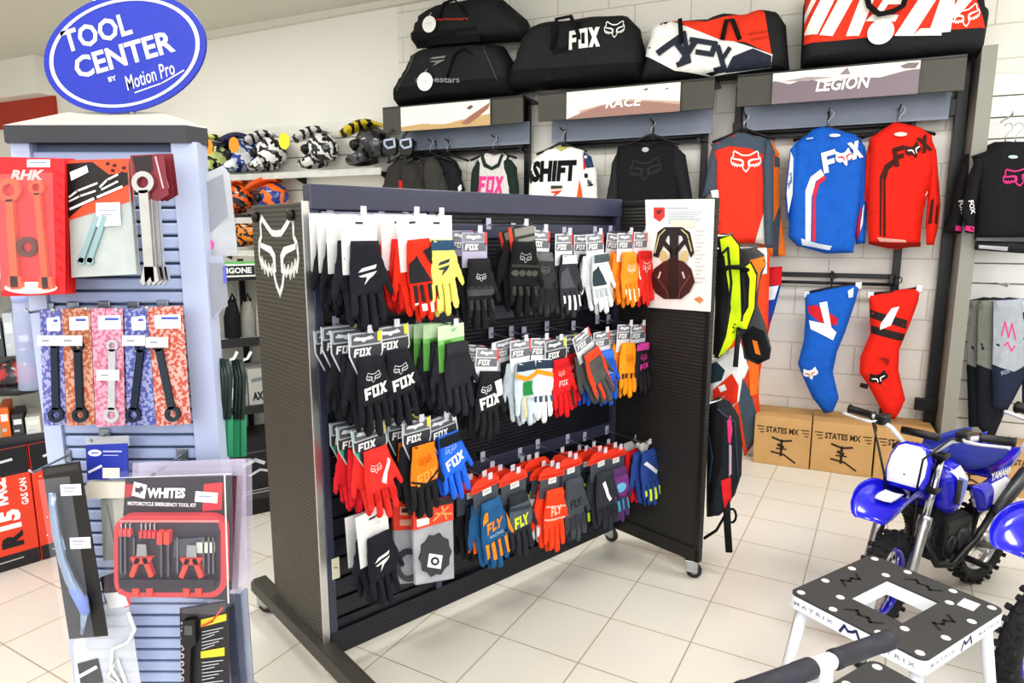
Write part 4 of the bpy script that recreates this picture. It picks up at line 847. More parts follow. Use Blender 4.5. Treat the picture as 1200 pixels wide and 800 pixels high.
for i, a in enumerate([
 ('black_spot', 534, 554, .06, 'black and orange glove under the first red header', GFL),
 ('black_spot', 543, 558, .11, 'black and orange glove under the second red header', GFL),
 ('black_spot', 551, 562, .16, 'black and white spotted glove behind the blue and orange one', GFL),
 ('blue_orange', 568, 558, .22, 'blue glove with orange lettering and orange finger strips', GFL, -4, 5, True, 1.2, True),
 ('white_fly', 577, 547, .12, 'white glove under a red header behind the lime lettered one', GFL),
 ('white_fly', 586, 551, .16, 'white thumbed glove next to the blue and orange one', GFL, 3),
 ('grey_lime', 601, 551, .20, 'grey glove with lime yellow lettering', GFL, -3, 0, True, 1.15, True),
 ('black_spot', 612, 541, .08, 'black and red glove under a red header, first behind the bright red one', GFL),
 ('black_lime', 620, 539, .12, 'black glove with lime stripe behind the bright red one', GFL),
 ('red_orange', 629, 536, .14, 'orange red glove, rear one behind the bright red one', GFL),
 ('white_fly', 637, 546, .17, 'white and black glove beside the bright red one', GFL, 4),
 ('red_orange', 647, 546, .21, 'bright red glove with pale stripes under a red header', GFL, 4, 0, True, 1.15, True),
 ('charcoal', 668, 535, .21, 'charcoal glove beside the bright red one', GFL, 0, 0, True, 1.2, True),
 ('charcoal', 659, 530, .14, 'charcoal glove hidden behind the front charcoal one', GFL),
 ('black_lime', 679, 527, .09, 'black glove with lime fingertips, rear one', GFL),
 ('black_lime', 687, 528, .14, 'black glove with lime fingertips and lime stripe', GFL, 2, 0, True, 1.1),
 ('dark_stripe', 703, 528, .21, 'dark grey glove with one white stripe', GFL, -3, 0, True, 1.2, True),
 ('dark_stripe', 696, 523, .14, 'dark grey glove behind the white striped one', GFL),
 ('purple', 721, 524, .20, 'purple glove with a pale blue patch', GFL, 0, 0, True, 1.12, True),
 ('purple', 713, 520, .12, 'purple glove peeking out behind the blue patched one', GFL),
 ('red_clip', 736, 518, .16, 'red glove with a dark slash beside the purple one', GFL, -2, 0, True, 1.1),
 ('white_clip', 749, 508, .14, 'white glove with green side near the wing panel', GFL, 3, 0, True, 1.1),
 ('blue_clip', 755, 518, .24, 'navy glove with a white slash and lime fingertips', GFL, -4, 0, True, 1.15, True),
 ('crimson_clip', 766, 512, .22, 'crimson and dark glove with animal head outline', GFL, -5, 0, True, 1.15),
 ('navy_lime', 777, 514, .27, 'navy blue glove with lime fingertips, last by the wing panel', GFL, -14, 0, True, 1.12, True)]): glove(*a)
for u, n, z in HOOKS:
    q = MB(); q.tube([(u, -.012, z+.004), (u, -n-.01, z-.002), (u, -n-.03, z+.01)], .0035, met('c9c9d2'), 6)
    q.box(u-.012, u+.012, -.016, -.010, z-.015, z+.03, clear('d9d6ea', .7), .002); q.box(u-.010, u+.010, -n-.034, -n-.031, z-.002, z+.024, clear('e9e6f2', .6), .001); q.build('display_hook', gon)
# clear packs in the lowest row
s = Soft('clear_pack', 'clear pack with red header hanging behind the knee guard pack', 'pack', GF, .14, (477, 588), 'clear packs under the orange gloves')
s.flat('clear_bag', [[(458, 588), (492, 586), (494, 680), (463, 683)]], .012, clear('d5d8e0', .4)); s.flat('header_card', [[(458, 586), (492, 583), (493, 618), (459, 620)]], .014, card('d8402c'), [(rect(466, 592, 486, 602)+rect(466, 607, 482, 614), card('d9a08c')), (rect(468, 594, 482, 599), card('4d2a24'))])
s.flat('brake_disc', [[(476+(x-476)*1, 660+(y-660)*1.3) for x, y in p] for p in annulus(476, 660, 10, 15)], .006, plas('3c3f44'), dy=-.013)
s = Soft('clear_pack', 'clear pack with orange red header and a dark gasket plate', 'pack', GF, .20, (506, 585), 'clear packs under the orange gloves')
s.flat('clear_bag', [[(481, 590), (528, 580), (530, 676), (485, 684)]], .012, clear('dfe2ea', .4))
s.flat('header_card', [[(481, 590), (528, 580), (529, 607), (482, 620)]], .014, card('e2482e'), [([[(481, 590), (528, 580), (528, 588), (481, 597)]], card('2a2a2c')), (stroke([(486, 597), (503, 593)], 2.4), card('d9a8a4')), ([[(485, 607), (500, 604), (500, 612), (486, 616)]], card('f2efe8')), (stroke([(505, 608), (522, 592)], 2)+stroke([(508, 600), (526, 600)], 2)+stroke([(515, 592), (520, 606)], 2), card('f0a868'))])
s.flat('gasket_plate', ps([[(math.cos(a*PI/10)*(1+.14*(a % 2)), math.sin(a*PI/10)*(1+.14*(a % 2))) for a in range(20)]], 507, 648, 36, 52, -.2), .006, plas('3a3c42'), [(ps(rect(-1, -1, 1, 1), 506, 655, 16, 16, -.15), card('f2f2f2')), (ps(ell(0, 0, 1), 506, 655, 10, 10), card('2a2c30')), (ps(ell(0, 0, 1), 506, 655, 5, 5), card('f2f2f2'))], dy=-.013)
s = Soft('price_card', 'small cream price card hooked by the white card gloves', 'price card', GF, .02, (393, 672)); s.flat('card', [[(388, 655), (397, 652), (398, 676), (389, 679)]], .003, card('e8e2cc'), [(rect(391, 664, 395, 665), INKT)])
# ------------------------------------------------------------------ vests and packs on the back of the wing
VF = Frame(aty(862, 345, 2.98).x, 2.98, -14)
s = Soft('body_armour_vest', 'hi-vis yellow armour vest with black straps', 'vest', VF, 0, (858, 290), 'vests and packs behind the wing panel'); YL = cloth('cdea1e')
s.part('vest_body', [(838, 282), (846, 273), (858, 275), (866, 285), (872, 310), (880, 306), (888, 320), (886, 360), (876, 388), (862, 384), (858, 404), (842, 420), (835, 418), (838, 360)], .05, .035, BLC, [
    ([[(843, 280), (856, 276), (865, 288), (866, 330), (868, 380), (858, 402), (846, 416), (841, 416), (850, 392), (856, 360), (852, 330), (848, 300), (845, 296)]], YL), ([[(872, 312), (878, 308), (885, 322), (883, 360), (874, 384), (866, 384), (866, 376), (876, 358), (877, 326)]], YL), (stroke([(846, 296), (852, 290), (856, 330), (852, 372)], 3)+stroke([(868, 312), (872, 350), (868, 374)], 2.4), BLC2)], .015, warp=wrinkle(.015, 14, 9, 2))
q = MB(); q.tube([s.pt(842, 320, -.055), s.pt(852, 312, -.07), s.pt(866, 312, -.07), s.pt(874, 316, -.055)], .02, BLC, 8, flat=.5); q.build('chest_strap', s.t)
q = MB(); q.tube([s.pt(866, 380, -.03), s.pt(863, 405, -.035), s.pt(861, 428, -.035)], .012, BLC2, 8, flat=.5); q.build('hanging_strap', s.t)
VF2 = Frame(aty(888, 360, 3.16).x, 3.16, -14)
s = Soft('body_armour_vest', 'grey and orange armour vest hanging beside the yellow one', 'vest', VF2, 0, (885, 300), 'vests and packs behind the wing panel')
s.part('vest_body', [(868, 292), (882, 288), (896, 298), (898, 308), (890, 330), (888, 356), (896, 378), (904, 408), (902, 420), (888, 427), (872, 420), (866, 380)], .05, .03, cloth('46484a'), [
    ([[(878, 304), (895, 300), (897, 308), (890, 318), (886, 340), (882, 350), (876, 320)]], cloth('e8812c')), ([[(868, 392), (880, 380), (894, 386), (902, 410), (900, 418), (888, 424), (874, 416)]], BLC), ([[(880, 396), (886, 398), (890, 414), (884, 412)]], cloth('e8812c'))], .015, warp=wrinkle(.015, 14, 9, 5))
VF3 = Frame(aty(850, 520, 2.93).x, 2.93, -20)
s = Soft('backpack', 'black hydration backpack with red and pink side strip', 'backpack', VF3, 0, (850, 470), 'vests and packs behind the wing panel')
s.part('pack_body', [(828, 474), (842, 465), (856, 472), (866, 488), (870, 520), (869, 556), (862, 578), (846, 600), (828, 604)], .08, .05, cloth('24282e'), [
    ([[(828, 478), (840, 470), (850, 486), (846, 540), (836, 580), (828, 590)]], cloth('17181b')), ([[(853, 488), (857, 482), (859, 498), (857, 514), (854, 512)]], cloth('d6407a')), ([[(855, 514), (858, 516), (858, 548), (855, 552)]], cloth('b9a4b4')), ([[(846, 556), (857, 552), (858, 582), (850, 590)]], cloth('d22a30')), (stroke([(842, 474), (862, 490), (866, 560)], 1.2), cloth('3f4a58')), (stroke([(831, 500), (836, 530), (832, 560)], 2), cloth('3c5a78'))], .015, warp=wrinkle(.02, 12, 9, 8))
q = MB(); q.tube([s.pt(852, 580, -.06), s.pt(853, 610, -.06), s.pt(855, 640, -.06)], .017, BLC, 8, flat=.35); q.tube([s.pt(826, 628, -.02), s.pt(840, 618, -.03), s.pt(850, 600, -.04), s.pt(856, 572, -.05)], .016, BLC, 8, flat=.4); q.build('hanging_strap', s.t)
q = MB(); q.tube([s.pt(858+5*math.cos(a), 599+8*math.sin(a), -.05) for a in [k*PI/5 for k in range(10)]], .006, BLC, 6, closed=True); q.build('strap_loop', s.t)
VF4 = Frame(aty(858, 440, 3.06).x, 3.06, -20)
s = Soft('chest_protector', 'white, red and slate chest protector above the black backpack', 'body armour', VF4, 0, (858, 420), 'vests and packs behind the wing panel')
s.part('protector_shell', [(832, 424), (850, 412), (868, 402), (872, 430), (866, 470), (852, 482), (832, 470)], .03, .02, cloth('efeeec'), [([[(836, 455), (858, 436), (866, 450), (864, 470), (850, 478), (836, 466)]], cloth('e03a24')), ([[(832, 426), (840, 422), (850, 432), (846, 444), (833, 448)]], cloth('2f3f4a')), (ps(rect(0, 0, 1, 1), 847, 453, 8, 7, .4), WHC)], .015)
_ca, _sa = math.cos(GF.yaw), math.sin(GF.yaw)
for fr, (x, y) in ((VF, (856, 276)), (VF2, (884, 290)), (VF3, (846, 468)), (VF4, (856, 412))):
    u, z = fr.px(x, y, 0); p = fr.p(u, 0, z); dx, dy = p.x-GO.x, p.y-GO.y; lx, ly = dx*_ca+dy*_sa, -dx*_sa+dy*_ca
    q = MB(); yy = max(-.50, min(-.02, ly)); q.tube([(WX+.026, yy, z), (lx-.02, ly, z), (lx+.02, ly, z+.012)], .005, met(), 6); q.box(WX+.026, WX+.034, yy-.02, yy+.02, z-.03, z+.03, BLACK, .002); q.build('wing_hook', gon)
# ------------------------------------------------------------------ tool tower
TF = Frame(0, 1.3, 0)
TX = -.763
tow = thing('tool_tower', 'pale blue slatted tool tower with a dark cap and blue oval sign', 'display stand', (TX, 1.3, 0))
TB = mat('a6b2d2', .4, var=.03, vs=8, name='tower_blue_grey'); TP = mat('b4bdd8', .35, var=.02, name='tower_post')
def vprism(q, poly, z0, z1, m, top=None, M=None):
    n = len(poly); top = top or poly
    vs = [(x, y, z0) for x, y in poly]+[(x, y, z1) for x, y in top]
    q.add(vs, [(i, (i+1) % n, (i+1) % n+n, i+n) for i in range(n)]+[tuple(range(n-1, -1, -1)), tuple(range(n, 2*n))], m, False, M)
foot = [(-.145, .010), (.122, .010), (.150, .045), (.02, .30), (-.04, .30), (-.175, .045)]
q = MB(); vprism(q, foot, .06, 1.735, mat('5f6b84', .5)); q.build('core', tow)
q = MB(); z = 1.72
while z > .1:
    q.box(-.143, .123, -.006, .008, z-.0215, z, TB, .003, seg=1); z -= .0265
q.build('slat_panel', tow)
def post(x0, x1):
    q = MB(); vprism(q, [(x0, -.012), (x1, -.012), (x1, .03), (x0, .03)], .05, 1.737, TP); q.build('corner_post', tow)
post(-.178, -.143); post(.123, .172)
q = MB(); vprism(q, [(-.16, 0), (.16, 0), (.20, .05), (.03, .33), (-.05, .33), (-.20, .05)], 0, .06, DARK); q.build('base', tow)
cap = [(-.180, -.022), (.158, -.022), (.180, .02), (.03, .325), (-.05, .325), (-.188, .0)]
q = MB(); vprism(q, cap, 1.735, 1.766, plas('3b3b40', .45)); vprism(q, cap, 1.766, 1.800, mat('b9b6ac', .5), [(x*.52-.005, .05+y*.35) for x, y in cap]); q.build('cap', tow)  # cap roof coloured paler than the band, for the light falling on it
c = aty(147, 63, 1.33); M = T3(c.x-TX, .03, c.z) @ RY(-rad(15))
q = MB(); q.prism(ell(0, 0, .158, .104, 56), -.003, .003, card('2334a4'), M)
SG_ = card('c9c9cc')
q.decal([r for i in range(56) for r in [[(.147*math.cos(a)*s1, .094*math.sin(a)*s1) for a, s1 in ((2*PI*i/56, 1), (2*PI*(i+1)/56, 1), (2*PI*(i+1)/56, .945), (2*PI*i/56, .945))]]], -.0036, SG_, M)
q.decal(fit(text('TOOL', .03, 0), -.038, .048, .135, .040, 0, .06), -.0036, SG_, M); q.decal(fit(text('CENTER', .03, 0), -.002, -.002, .198, .040, 0, .06), -.0036, SG_, M)
q.decal(fit(text('BY', .04), -.038, -.037, .016, .009), -.0036, SG_, M); q.decal(fit(text('Motion Pro', .01, .3), .032, -.050, .100, .026, .05), -.0036, SG_, M)
q.decal(stroke([(-.005, -.072), (.05, -.069), (.098, -.058)], .0025), -.0036, SG_, M)
o = q.build('sign_plate', tow); o['label'] = 'blue oval sign reading TOOL CENTER BY MOTION PRO'
q = MB(); q.tube([(c.x-TX, .035, 1.79), (c.x-TX, .035, c.z)], .006, met()); q.build('sign_stem', tow)
def thook(x, y, n=.1):
    u, z = TF.px(x, y, 0); q = MB(); x_ = u-TX
    q.tube([(x_, 0, z), (x_, -n, z), (x_, -n-.01, z+.008)], .0025, met('c0c4cc'), 6); q.box(x_-.012, x_+.012, -.010, -.006, z-.012, z+.014, met('9aa0aa'), .002); q.build('display_hook', tow)
def spanner(x0, y0, x1, y1, w, r0, r1):                # outline pieces of a ring spanner between two photo points
    dx, dy = x1-x0, y1-y0; L_ = math.hypot(dx, dy); ux, uy = dx/L_, dy/L_
    sh = stroke([(x0+ux*r0, y0+uy*r0), (x1-ux*r1, y1-uy*r1)], w)
    ring = lambda x, y, r: annulus(x, y, r*.52, r*1.0)
    return sh, ring(x0, y0, r0) if r0 else [], ring(x1, y1, r1) if r1 else []
SP = 'red lever packs on the tool tower'
for i in range(4):
    d = i*4; s = Soft('tool_pack', ('red carded pack with two orange red tyre levers and a ring', 'red carded pack directly behind the tyre lever pack', 'red carded pack, third in the tyre lever stack', 'red carded pack, rearmost of the tyre lever stack')[i], 'tool pack', TF, .105-.022*i, (38+d, 186), SP)
    s.flat('backing_card', [[(-4+d, 184), (76+d, 186), (77+d, 344), (2+d, 347)]], .0015, card('d8272c'), [] if i else [
        (ps(text('RHK', .05, .25), 33, 205, 40, 12), card('e8b4b4')), (rect(33, 187, 60, 196), card('f4f4f4')), (rect(36, 190, 56, 191.5), card('7f8aa0')), (ps(ell(0, 0, 1), 38, 337, 62, 14), card('f3e9dc')), ([r for k in range(9) for r in stroke([(62+k % 3*4, 200+k*14), (74, 206+k*14)], 1.5)], card('b81c22'))])
    if not i:
        for (x0, y0, x1, y1, r0, w_) in ((15, 223, 22, 335, 14, 9), (47, 220, 58, 336, 9, 7)):
            sh, ra, rb = spanner(x0, y0, x1, y1, w_, r0, 0)
            s.flat('tyre_lever', sh+ra+[[(x1-7, y1-12), (x1+7, y1-12), (x1+9, y1+1), (x1-9, y1+1)]], .008, mat('d95a34', .35, metal=.3), dy=-.003)
        s.flat('ring', annulus(35, 289, 6, 12), .006, plas('4a1c1c'), dy=-.003)
        s.flat('blister', [[(3, 205), (68, 203), (72, 336), (6, 340)]], .001, clear('ffd9d9', .05), dy=-.014)
for i in range(2):
    s = Soft('tool_pack', ('clear pack of spoke spanners with a black spotted orange header', 'clear pack behind the spotted header pack')[i], 'tool pack', TF, .08-.02*i, (116+3*i, 188), 'clear header packs on the tool tower')
    d = 4*i; s.flat('clear_bag', [[(80+d, 188), (150+d, 186), (161+d, 321), (85+d, 325)]], .003, clear('cfd6d4', .55))
    s.flat('header_card', [[(80+d, 188), (150+d, 186), (153+d, 236), (82+d, 258)]], .004, card('e2502f'), [] if i else [
        ([[(80, 192), (110, 190), (130, 205), (151, 202), (152, 216), (120, 232), (100, 240), (82, 256)]], card('1e1c1c')), (sum([ell(128+(k*37 % 24), 192+(k*23 % 26), 2.6, 2, 8) for k in range(9)], [])+sum([ell(88+(k*31 % 50), 232-(k*17 % 18), 2, 2, 8) for k in range(6)], []), card('2a1a16')), ([[(84, 202), (104, 194), (106, 202), (86, 212)]], card('eeeeee')), (stroke([(84, 231), (93, 224), (116, 215)], 2.4)+stroke([(84, 236), (96, 230), (114, 224)], 2.2)+stroke([(120, 219), (128, 211), (140, 205)], 2.4)+stroke([(122, 222), (140, 213)], 2.2)+stroke([(85, 245), (112, 233)], 3)+stroke([(117, 231), (145, 219)], 3), card('e8e4e2'))])
    if not i:
        for k in range(2): s.flat('spoke_spanner', stroke([(98+10*k, 305), (116+9*k, 255)], 6)+ps(ell(0, 0, 1), 98+10*k, 306, 9, 9), .004, met('a9c4c8', .35), dy=-.004)
        s.flat('price_sticker', [[(115, 238), (143, 237), (144, 264), (116, 266)]], .001, card('f6f6f6'), [(rect(119, 246, 138, 247.5)+rect(119, 251, 134, 252.5), card('9aa0b0'))], dy=-.006)
for i, (dx, lb) in enumerate(((0, 'long chrome combination spanner on a dark red card'), (6, 'chrome spanner second in the chrome stack'), (11, 'chrome spanner rearmost in the chrome stack'))):
    s = Soft('spanner', lb, 'spanner', TF, .12-.025*i, (172+dx, 184), 'chrome spanners on the tool tower')
    sh, ra, rb = spanner(171+dx, 214-2*i, 179+dx, 326, 11, 13, 0)
    s.flat('spanner_body', sh+ra+[[(172+dx, 312), (187+dx, 312), (190+dx, 328), (183+dx, 334), (180+dx, 324), (172+dx, 334), (168+dx, 330)]], .008, met('d6d4cf', .22), dy=-.003)
    s.flat('hang_card', [[(153+dx, 182), (192+dx, 180), (198+dx, 228), (185+dx, 236), (158+dx, 225)]], .001, card('7a2a35'), [([[(156+dx, 184), (178+dx, 182), (180+dx, 200), (160+dx, 205)]], card('2a1c20')), (stroke([(183+dx, 184), (192+dx, 220)], 2), card('c9a8ae'))])
for i, (ol, c1, c2, wc, wx, lb) in enumerate((
    ([(47, 363), (73, 361), (78, 497), (52, 499)], '565a9c', '9c9cc4', '2c3242', (66, 400, 68, 485), 'blue mottled spanner card, first of the row of five'),
    ([(73, 362), (106, 360), (112, 497), (79, 499)], 'a55a3c', 'c09484', '26303c', (93, 405, 96, 485), 'orange mottled spanner card, second of the row of five'),
    ([(107, 361), (144, 361), (147, 498), (113, 500)], 'cf9ab0', 'b86a80', 'd9dbe2', (134, 404, 133, 485), 'pink spanner card with bright chrome spanner in the middle of five'),
    ([(146, 362), (173, 361), (183, 497), (150, 499)], '4a5090', '8d92bc', '232b3e', (167, 405, 158, 485), 'blue mottled spanner card, fourth of the row of five'),
    ([(173, 360), (214, 358), (224, 496), (184, 499)], 'b0503f', 'cfa098', '303a44', (187, 404, 204, 484), 'red mottled spanner card, last of the row of five'))):
    s = Soft('spanner_pack', lb, 'tool pack', TF, .06, ((ol[0][0]+ol[1][0])/2, ol[0][1]), 'carded spanners in the row of five')
    s.flat('backing_card', [ol], .0015, mat(c1, .45, col2=c2, vs=150)); x0, x1, y = ol[0][0]+9, ol[1][0]-2, ol[0][1]
    s.flat('label_card', [[(x0, y+9), (x1, y+8), (x1+1, y+24), (x0+1, y+25)]], .001, card('eef0f6'), [(rect(x0+8, y+11, x1-2, y+14), card('4a5ab0')), (rect(x0+5, y+18, x1-4, y+19), card('9aa0b4'))], dy=-.002)
    yy = 432 if i == 2 else 392+(0 if i != 4 else 2); xx = ol[0][0]+(10 if i == 2 else 1)
    s.flat('price_sticker', [[(xx, yy), (xx+26, yy), (xx+26, yy+12), (xx, yy+12)]], .001, card('f6f5f0'), [(rect(xx+5, yy+5, xx+14, yy+7), card('8a8aa0'))], dy=-.009)
    a, b, c_, d_ = wx; sh, ra, rb = spanner(a, b, c_, d_, 8, 7, 9)
    s.flat('spanner', sh+ra+rb, .006, met(wc, .3) if i == 2 else mat(wc, .35, metal=.4), dy=-.002)
    thook((ol[0][0]+ol[1][0])/2, ol[0][1]-1, .06)
s = Soft('tool_pack', 'long black pack with a curved silver blue lever', 'tool pack', TF, .10, (74, 543))
s.flat('backing_card', [[(50, 547), (94, 540), (127, 744), (82, 748)]], .002, card('23201e'), [([[(52, 549), (92, 543), (93, 549), (54, 556)]], card('3a3836'))])
q = MB(); q.tube([s.pt(*p, -.012) for p in ((66, 574), (68, 590), (72, 620), (79, 652), (88, 675), (99, 695), (104, 715), (101, 738))], [.006, .008, .009, .009, .011, .011, .008, .004], met('9fb4d6', .25), 8); q.build('lever', s.t)
q = MB(); q.tube([s.pt(*p, -.014) for p in ((92, 684), (101, 699), (106, 714))], [.010, .012, .008], mat('6f86d8', .3), 8); q.build('blue_clip', s.t)
for (x, y) in ((72, 567), (83, 629)): s.flat('price_sticker', [[(x, y), (x+24, y-1), (x+25, y+12), (x+1, y+13)]], .001, card('f2f3f6'), [(rect(x+4, y+3, x+18, y+4.5)+rect(x+4, y+7, x+16, y+8), card('8f96aa'))], dy=-.003)
s.flat('blister', [[(56, 556), (92, 552), (120, 738), (86, 742)]], .001, clear('e4e8f4', .05), dy=-.026); thook(80, 533, .1)
s = Soft('tool_pack', 'small blue carded pack with a white oval emblem', 'tool pack', TF, .05, (128, 520))
s.flat('backing_card', [[(101, 521), (150, 519), (151, 560), (103, 562)]], .002, card('2b3a9e'), [(ps(ell(0, 0, 1), 112, 530, 16, 8), card('d9dcf0')), (rect(108, 529, 116, 531), card('7f88cc')), (rect(122, 527, 144, 529)+rect(122, 532, 140, 533), card('aab2e0')), (stroke([(106, 552), (120, 545)], 3), card('d9dcea')), (rect(122, 547, 142, 559), card('e8e2d0'))])
s.flat('clear_bag', [[(100, 512), (151, 510), (152, 522), (101, 524)]], .001, clear('d0d0d0', .4)); thook(126, 508, .05)
s = Soft('sharpening_pack', 'beige block and grey slab pack below the small blue card', 'tool pack', TF, .04, (125, 562))
s.flat('block', [rrect(105, 562, 152, 581, 4)[0]], .012, mat('d8d2c4', .6)); s.flat('slab', [[(120, 584), (150, 581), (153, 652), (123, 655)]], .006, mat('8f938c', .5), [([[(134, 584), (148, 582), (150, 650), (140, 651)]], card('b9b6aa')), (stroke([(128, 590), (138, 640)], 1.5), card('5c6068'))])
def pliers(x, y, sc):
    return ([[(x-5*sc, y-16*sc), (x+5*sc, y-16*sc), (x+6*sc, y-2*sc), (x-6*sc, y-2*sc)]], [[(x-6*sc, y-2*sc), (x-1*sc, y), (x-9*sc, y+22*sc), (x-14*sc, y+20*sc)], [(x+6*sc, y-2*sc), (x+1*sc, y), (x+9*sc, y+22*sc), (x+14*sc, y+20*sc)], [(x-13*sc, y-1*sc), (x+13*sc, y-1*sc), (x+8*sc, y+6*sc), (x-8*sc, y+6*sc)]])
s = Soft('tool_kit', 'black and red carded tool kit in a clear bag with two pliers', 'tool kit', TF, .15, (208, 545))
s.flat('backing_card', [[(148, 560), (274, 557), (269, 702), (140, 695)]], .003, card('1d1a20'), [
    ([[(240, 566), (262, 564), (261, 596), (238, 598)]], card('c02a2e')), ([[(148, 566), (158, 566), (158, 580), (148, 582)]], card('a8282c')), ([[(159, 563), (174, 567), (171, 583), (156, 579)]], card('f0f0f2')), (ps([HEADP], 165, 573, 10, 10, .2), card('222226')), (ps(text('WHITES', .05, .1), 197, 576, 44, 12), card('f2f2f4')), (ps(text('MOTORCYCLE EMERGENCY TOOL KIT', .03), 192, 589, 80, 4.5, -.03), card('e4e4e8'))])
s.flat('tool_case', [rrect(141, 599, 270, 693, 18, 5)[0]], .016, plas('c0383c'), [(rrect(146, 605, 264, 687, 14, 5), plas('211e26')), (rect(150, 607, 262, 616), plas('2f2a34')), (rrect(148, 603, 263, 606, 1), plas('e87a78'))], dy=-.004)
for (x, y) in ((176, 645), (233, 646)):
    a, b = pliers(x, y, 1.0); s.flat('pliers', a, .008, met('a8a8b0'), [], -.021); s.flat('pliers_grip', b, .010, plas('d8402e'), [(P2([b[0]], 1, 1), plas('2a1c20')), ([b[1]], plas('2a1c20'))] if 0 else [], -.021)
q = MB(); qq = q
for x in (152, 157, 162): q.prism(s.ms([rect(x-1.8, 612, x+1.8, 620)[0]]), -.030, -.021, plas('d84a4a'))
for x in (175, 180, 185, 190): q.prism(s.ms([rect(x-1.6, 614, x+1.6, 622)[0]]), -.030, -.021, plas('d83a3e'))
for x in (152, 157, 162, 175, 180, 185, 190): q.prism(s.ms([rect(x-.7, 606, x+.7, 613)[0]]), -.027, -.021, met())
q.build('bit_set', s.t)
q = MB()
for x in (198, 206): q.prism(s.ms([rect(x-3, 614, x+3, 628)[0]]), -.034, -.021, plas('d8402e')); q.prism(s.ms([rect(x-1.2, 628, x+1.2, 668)[0]]), -.028, -.021, met('6a6a70'))
q.build('screwdriver', s.t)
q = MB(); q.prism(s.ms([[(212, 625), (246, 622), (246, 645), (210, 645)]]), -.024, -.021, met('5c626c')); q.prism(s.ms([rect(238, 628, 258, 640)[0]]), -.026, -.021, card('b9bcb4')); q.build('tin', s.t)
q = MB()
for x in (151, 156, 166, 216, 246, 252, 257): q.prism(s.ms([rect(x-.9, 622, x+.9, 664)[0]]), -.026, -.021, met('7c7c84'))
q.build('hex_keys', s.t)
s.flat('elastic_band', [rect(152, 668, 260, 678)[0]], .004, plas('15131a'), dy=-.030)
for a in (168, 184, 226, 240): s.flat('pliers_tip', [[(a-4, 680), (a+4, 680), (a+3, 690), (a-2, 690)]], .006, plas('d8402e'), dy=-.021)
s.flat('price_sticker', [[(231, 574), (257, 576), (256, 588), (230, 586)]], .001, card('f4f4f6'), [(rect(235, 579, 250, 580.5), card('8a90a8'))], dy=-.005)
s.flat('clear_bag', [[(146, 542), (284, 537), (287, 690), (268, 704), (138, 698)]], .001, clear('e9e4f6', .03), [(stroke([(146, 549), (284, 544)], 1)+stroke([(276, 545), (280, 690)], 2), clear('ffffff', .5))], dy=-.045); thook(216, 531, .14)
for i in range(2):
    s = Soft('tool_kit', ('clear bagged tool kit just behind the black and red one', 'clear bagged tool kit rearmost behind the black and red one')[i], 'tool kit', TF, .115-.035*i, (230+4*i, 545), 'bagged tool kits')
    d = 6+7*i; s.flat('clear_bag', [[(150+d, 542), (282+d, 537), (284+d, 680), (268+d, 695), (146+d, 690)]], .002, clear('d3cbe0', .32)); s.flat('backing_card', [[(152+d, 560), (272+d, 557), (266+d, 690), (146+d, 685)]], .002, card('2a2228'), [([[(262+d, 560), (272+d, 558), (267+d, 680), (258+d, 680)]], card('7a3a50'))])
s = Soft('tool_pack', 'black and yellow printed pack with a black handled tool', 'tool pack', TF, .07, (240, 706))
s.flat('backing_card', [[(211, 712), (268, 703), (270, 830), (214, 830)]], .002, card('26252a'), [([[(236, 725), (266, 718), (266, 726), (236, 734)]], card('d8c83a')), ([[(236, 762), (264, 757), (264, 767), (236, 770)]], card('d8c83a')), ([r for k in range(6) for r in stroke([(238, 739+k*4), (262-(k % 3)*5, 734+k*4)], 1.2)]+[r for k in range(9) for r in stroke([(238, 775+k*4), (262-(k % 3)*5, 772+k*4)], 1.2)], card('b9b9bc')), ([[(214, 712), (266, 704), (266, 716), (216, 726)]], card('3a383c')), (sum([stroke([(214, 728+k*9), (221, 731+k*9)], 2)+stroke([(215, 733+k*9), (219, 728+k*9)], 1.6) for k in range(10)], []), card('cfb9bc')), (stroke([(262, 710), (250, 726), (238, 732)], 2), card('d8442e'))])
s.flat('tool_handle', [[(219, 722), (232, 720), (234, 748), (228, 754), (226, 830), (220, 830), (221, 754), (217, 748)]], .014, plas('18181a'), [(rect(221, 727, 230, 738), card('55585c'))], -.003)
s = Soft('cable_pack', 'clear pack with a coiled pale cable, low on the tower', 'tool pack', TF, .06, (125, 748)); 
s.flat('clear_bag', [[(86, 752), (128, 702), (150, 700), (170, 830), (92, 830)]], .002, clear('e4e6ec', .45)); q = MB(); q.tube([s.pt(*p, -.006) for p in ((152, 715), (160, 735), (152, 750), (134, 758), (132, 780), (145, 800), (128, 790), (140, 770), (150, 800))], .004, plas('e9e9e2'), 6); q.build('cable', s.t)
s.flat('label_card', [[(92, 776), (116, 770), (122, 798), (96, 800)]], .001, card('4d4d50'), [(stroke([(96, 790), (114, 780)], 4), card('e4e4e6'))], -.003)
s = Soft('small_parts_pack', 'small red and black parts pack with a white sticker', 'tool pack', TF, .06, (136, 670)); s.flat('backing_card', [[(118, 676), (140, 668), (146, 704), (124, 706)]], .002, mat('4a2226', .5, col2='1e1a1c', vs=60), [([[(146, 700), (153, 698), (154, 709), (147, 711)]], card('d8402e'))]); s.flat('price_sticker', [[(123, 694), (146, 692), (152, 708), (130, 712)]], .001, card('f2f2f4'), dy=-.003)
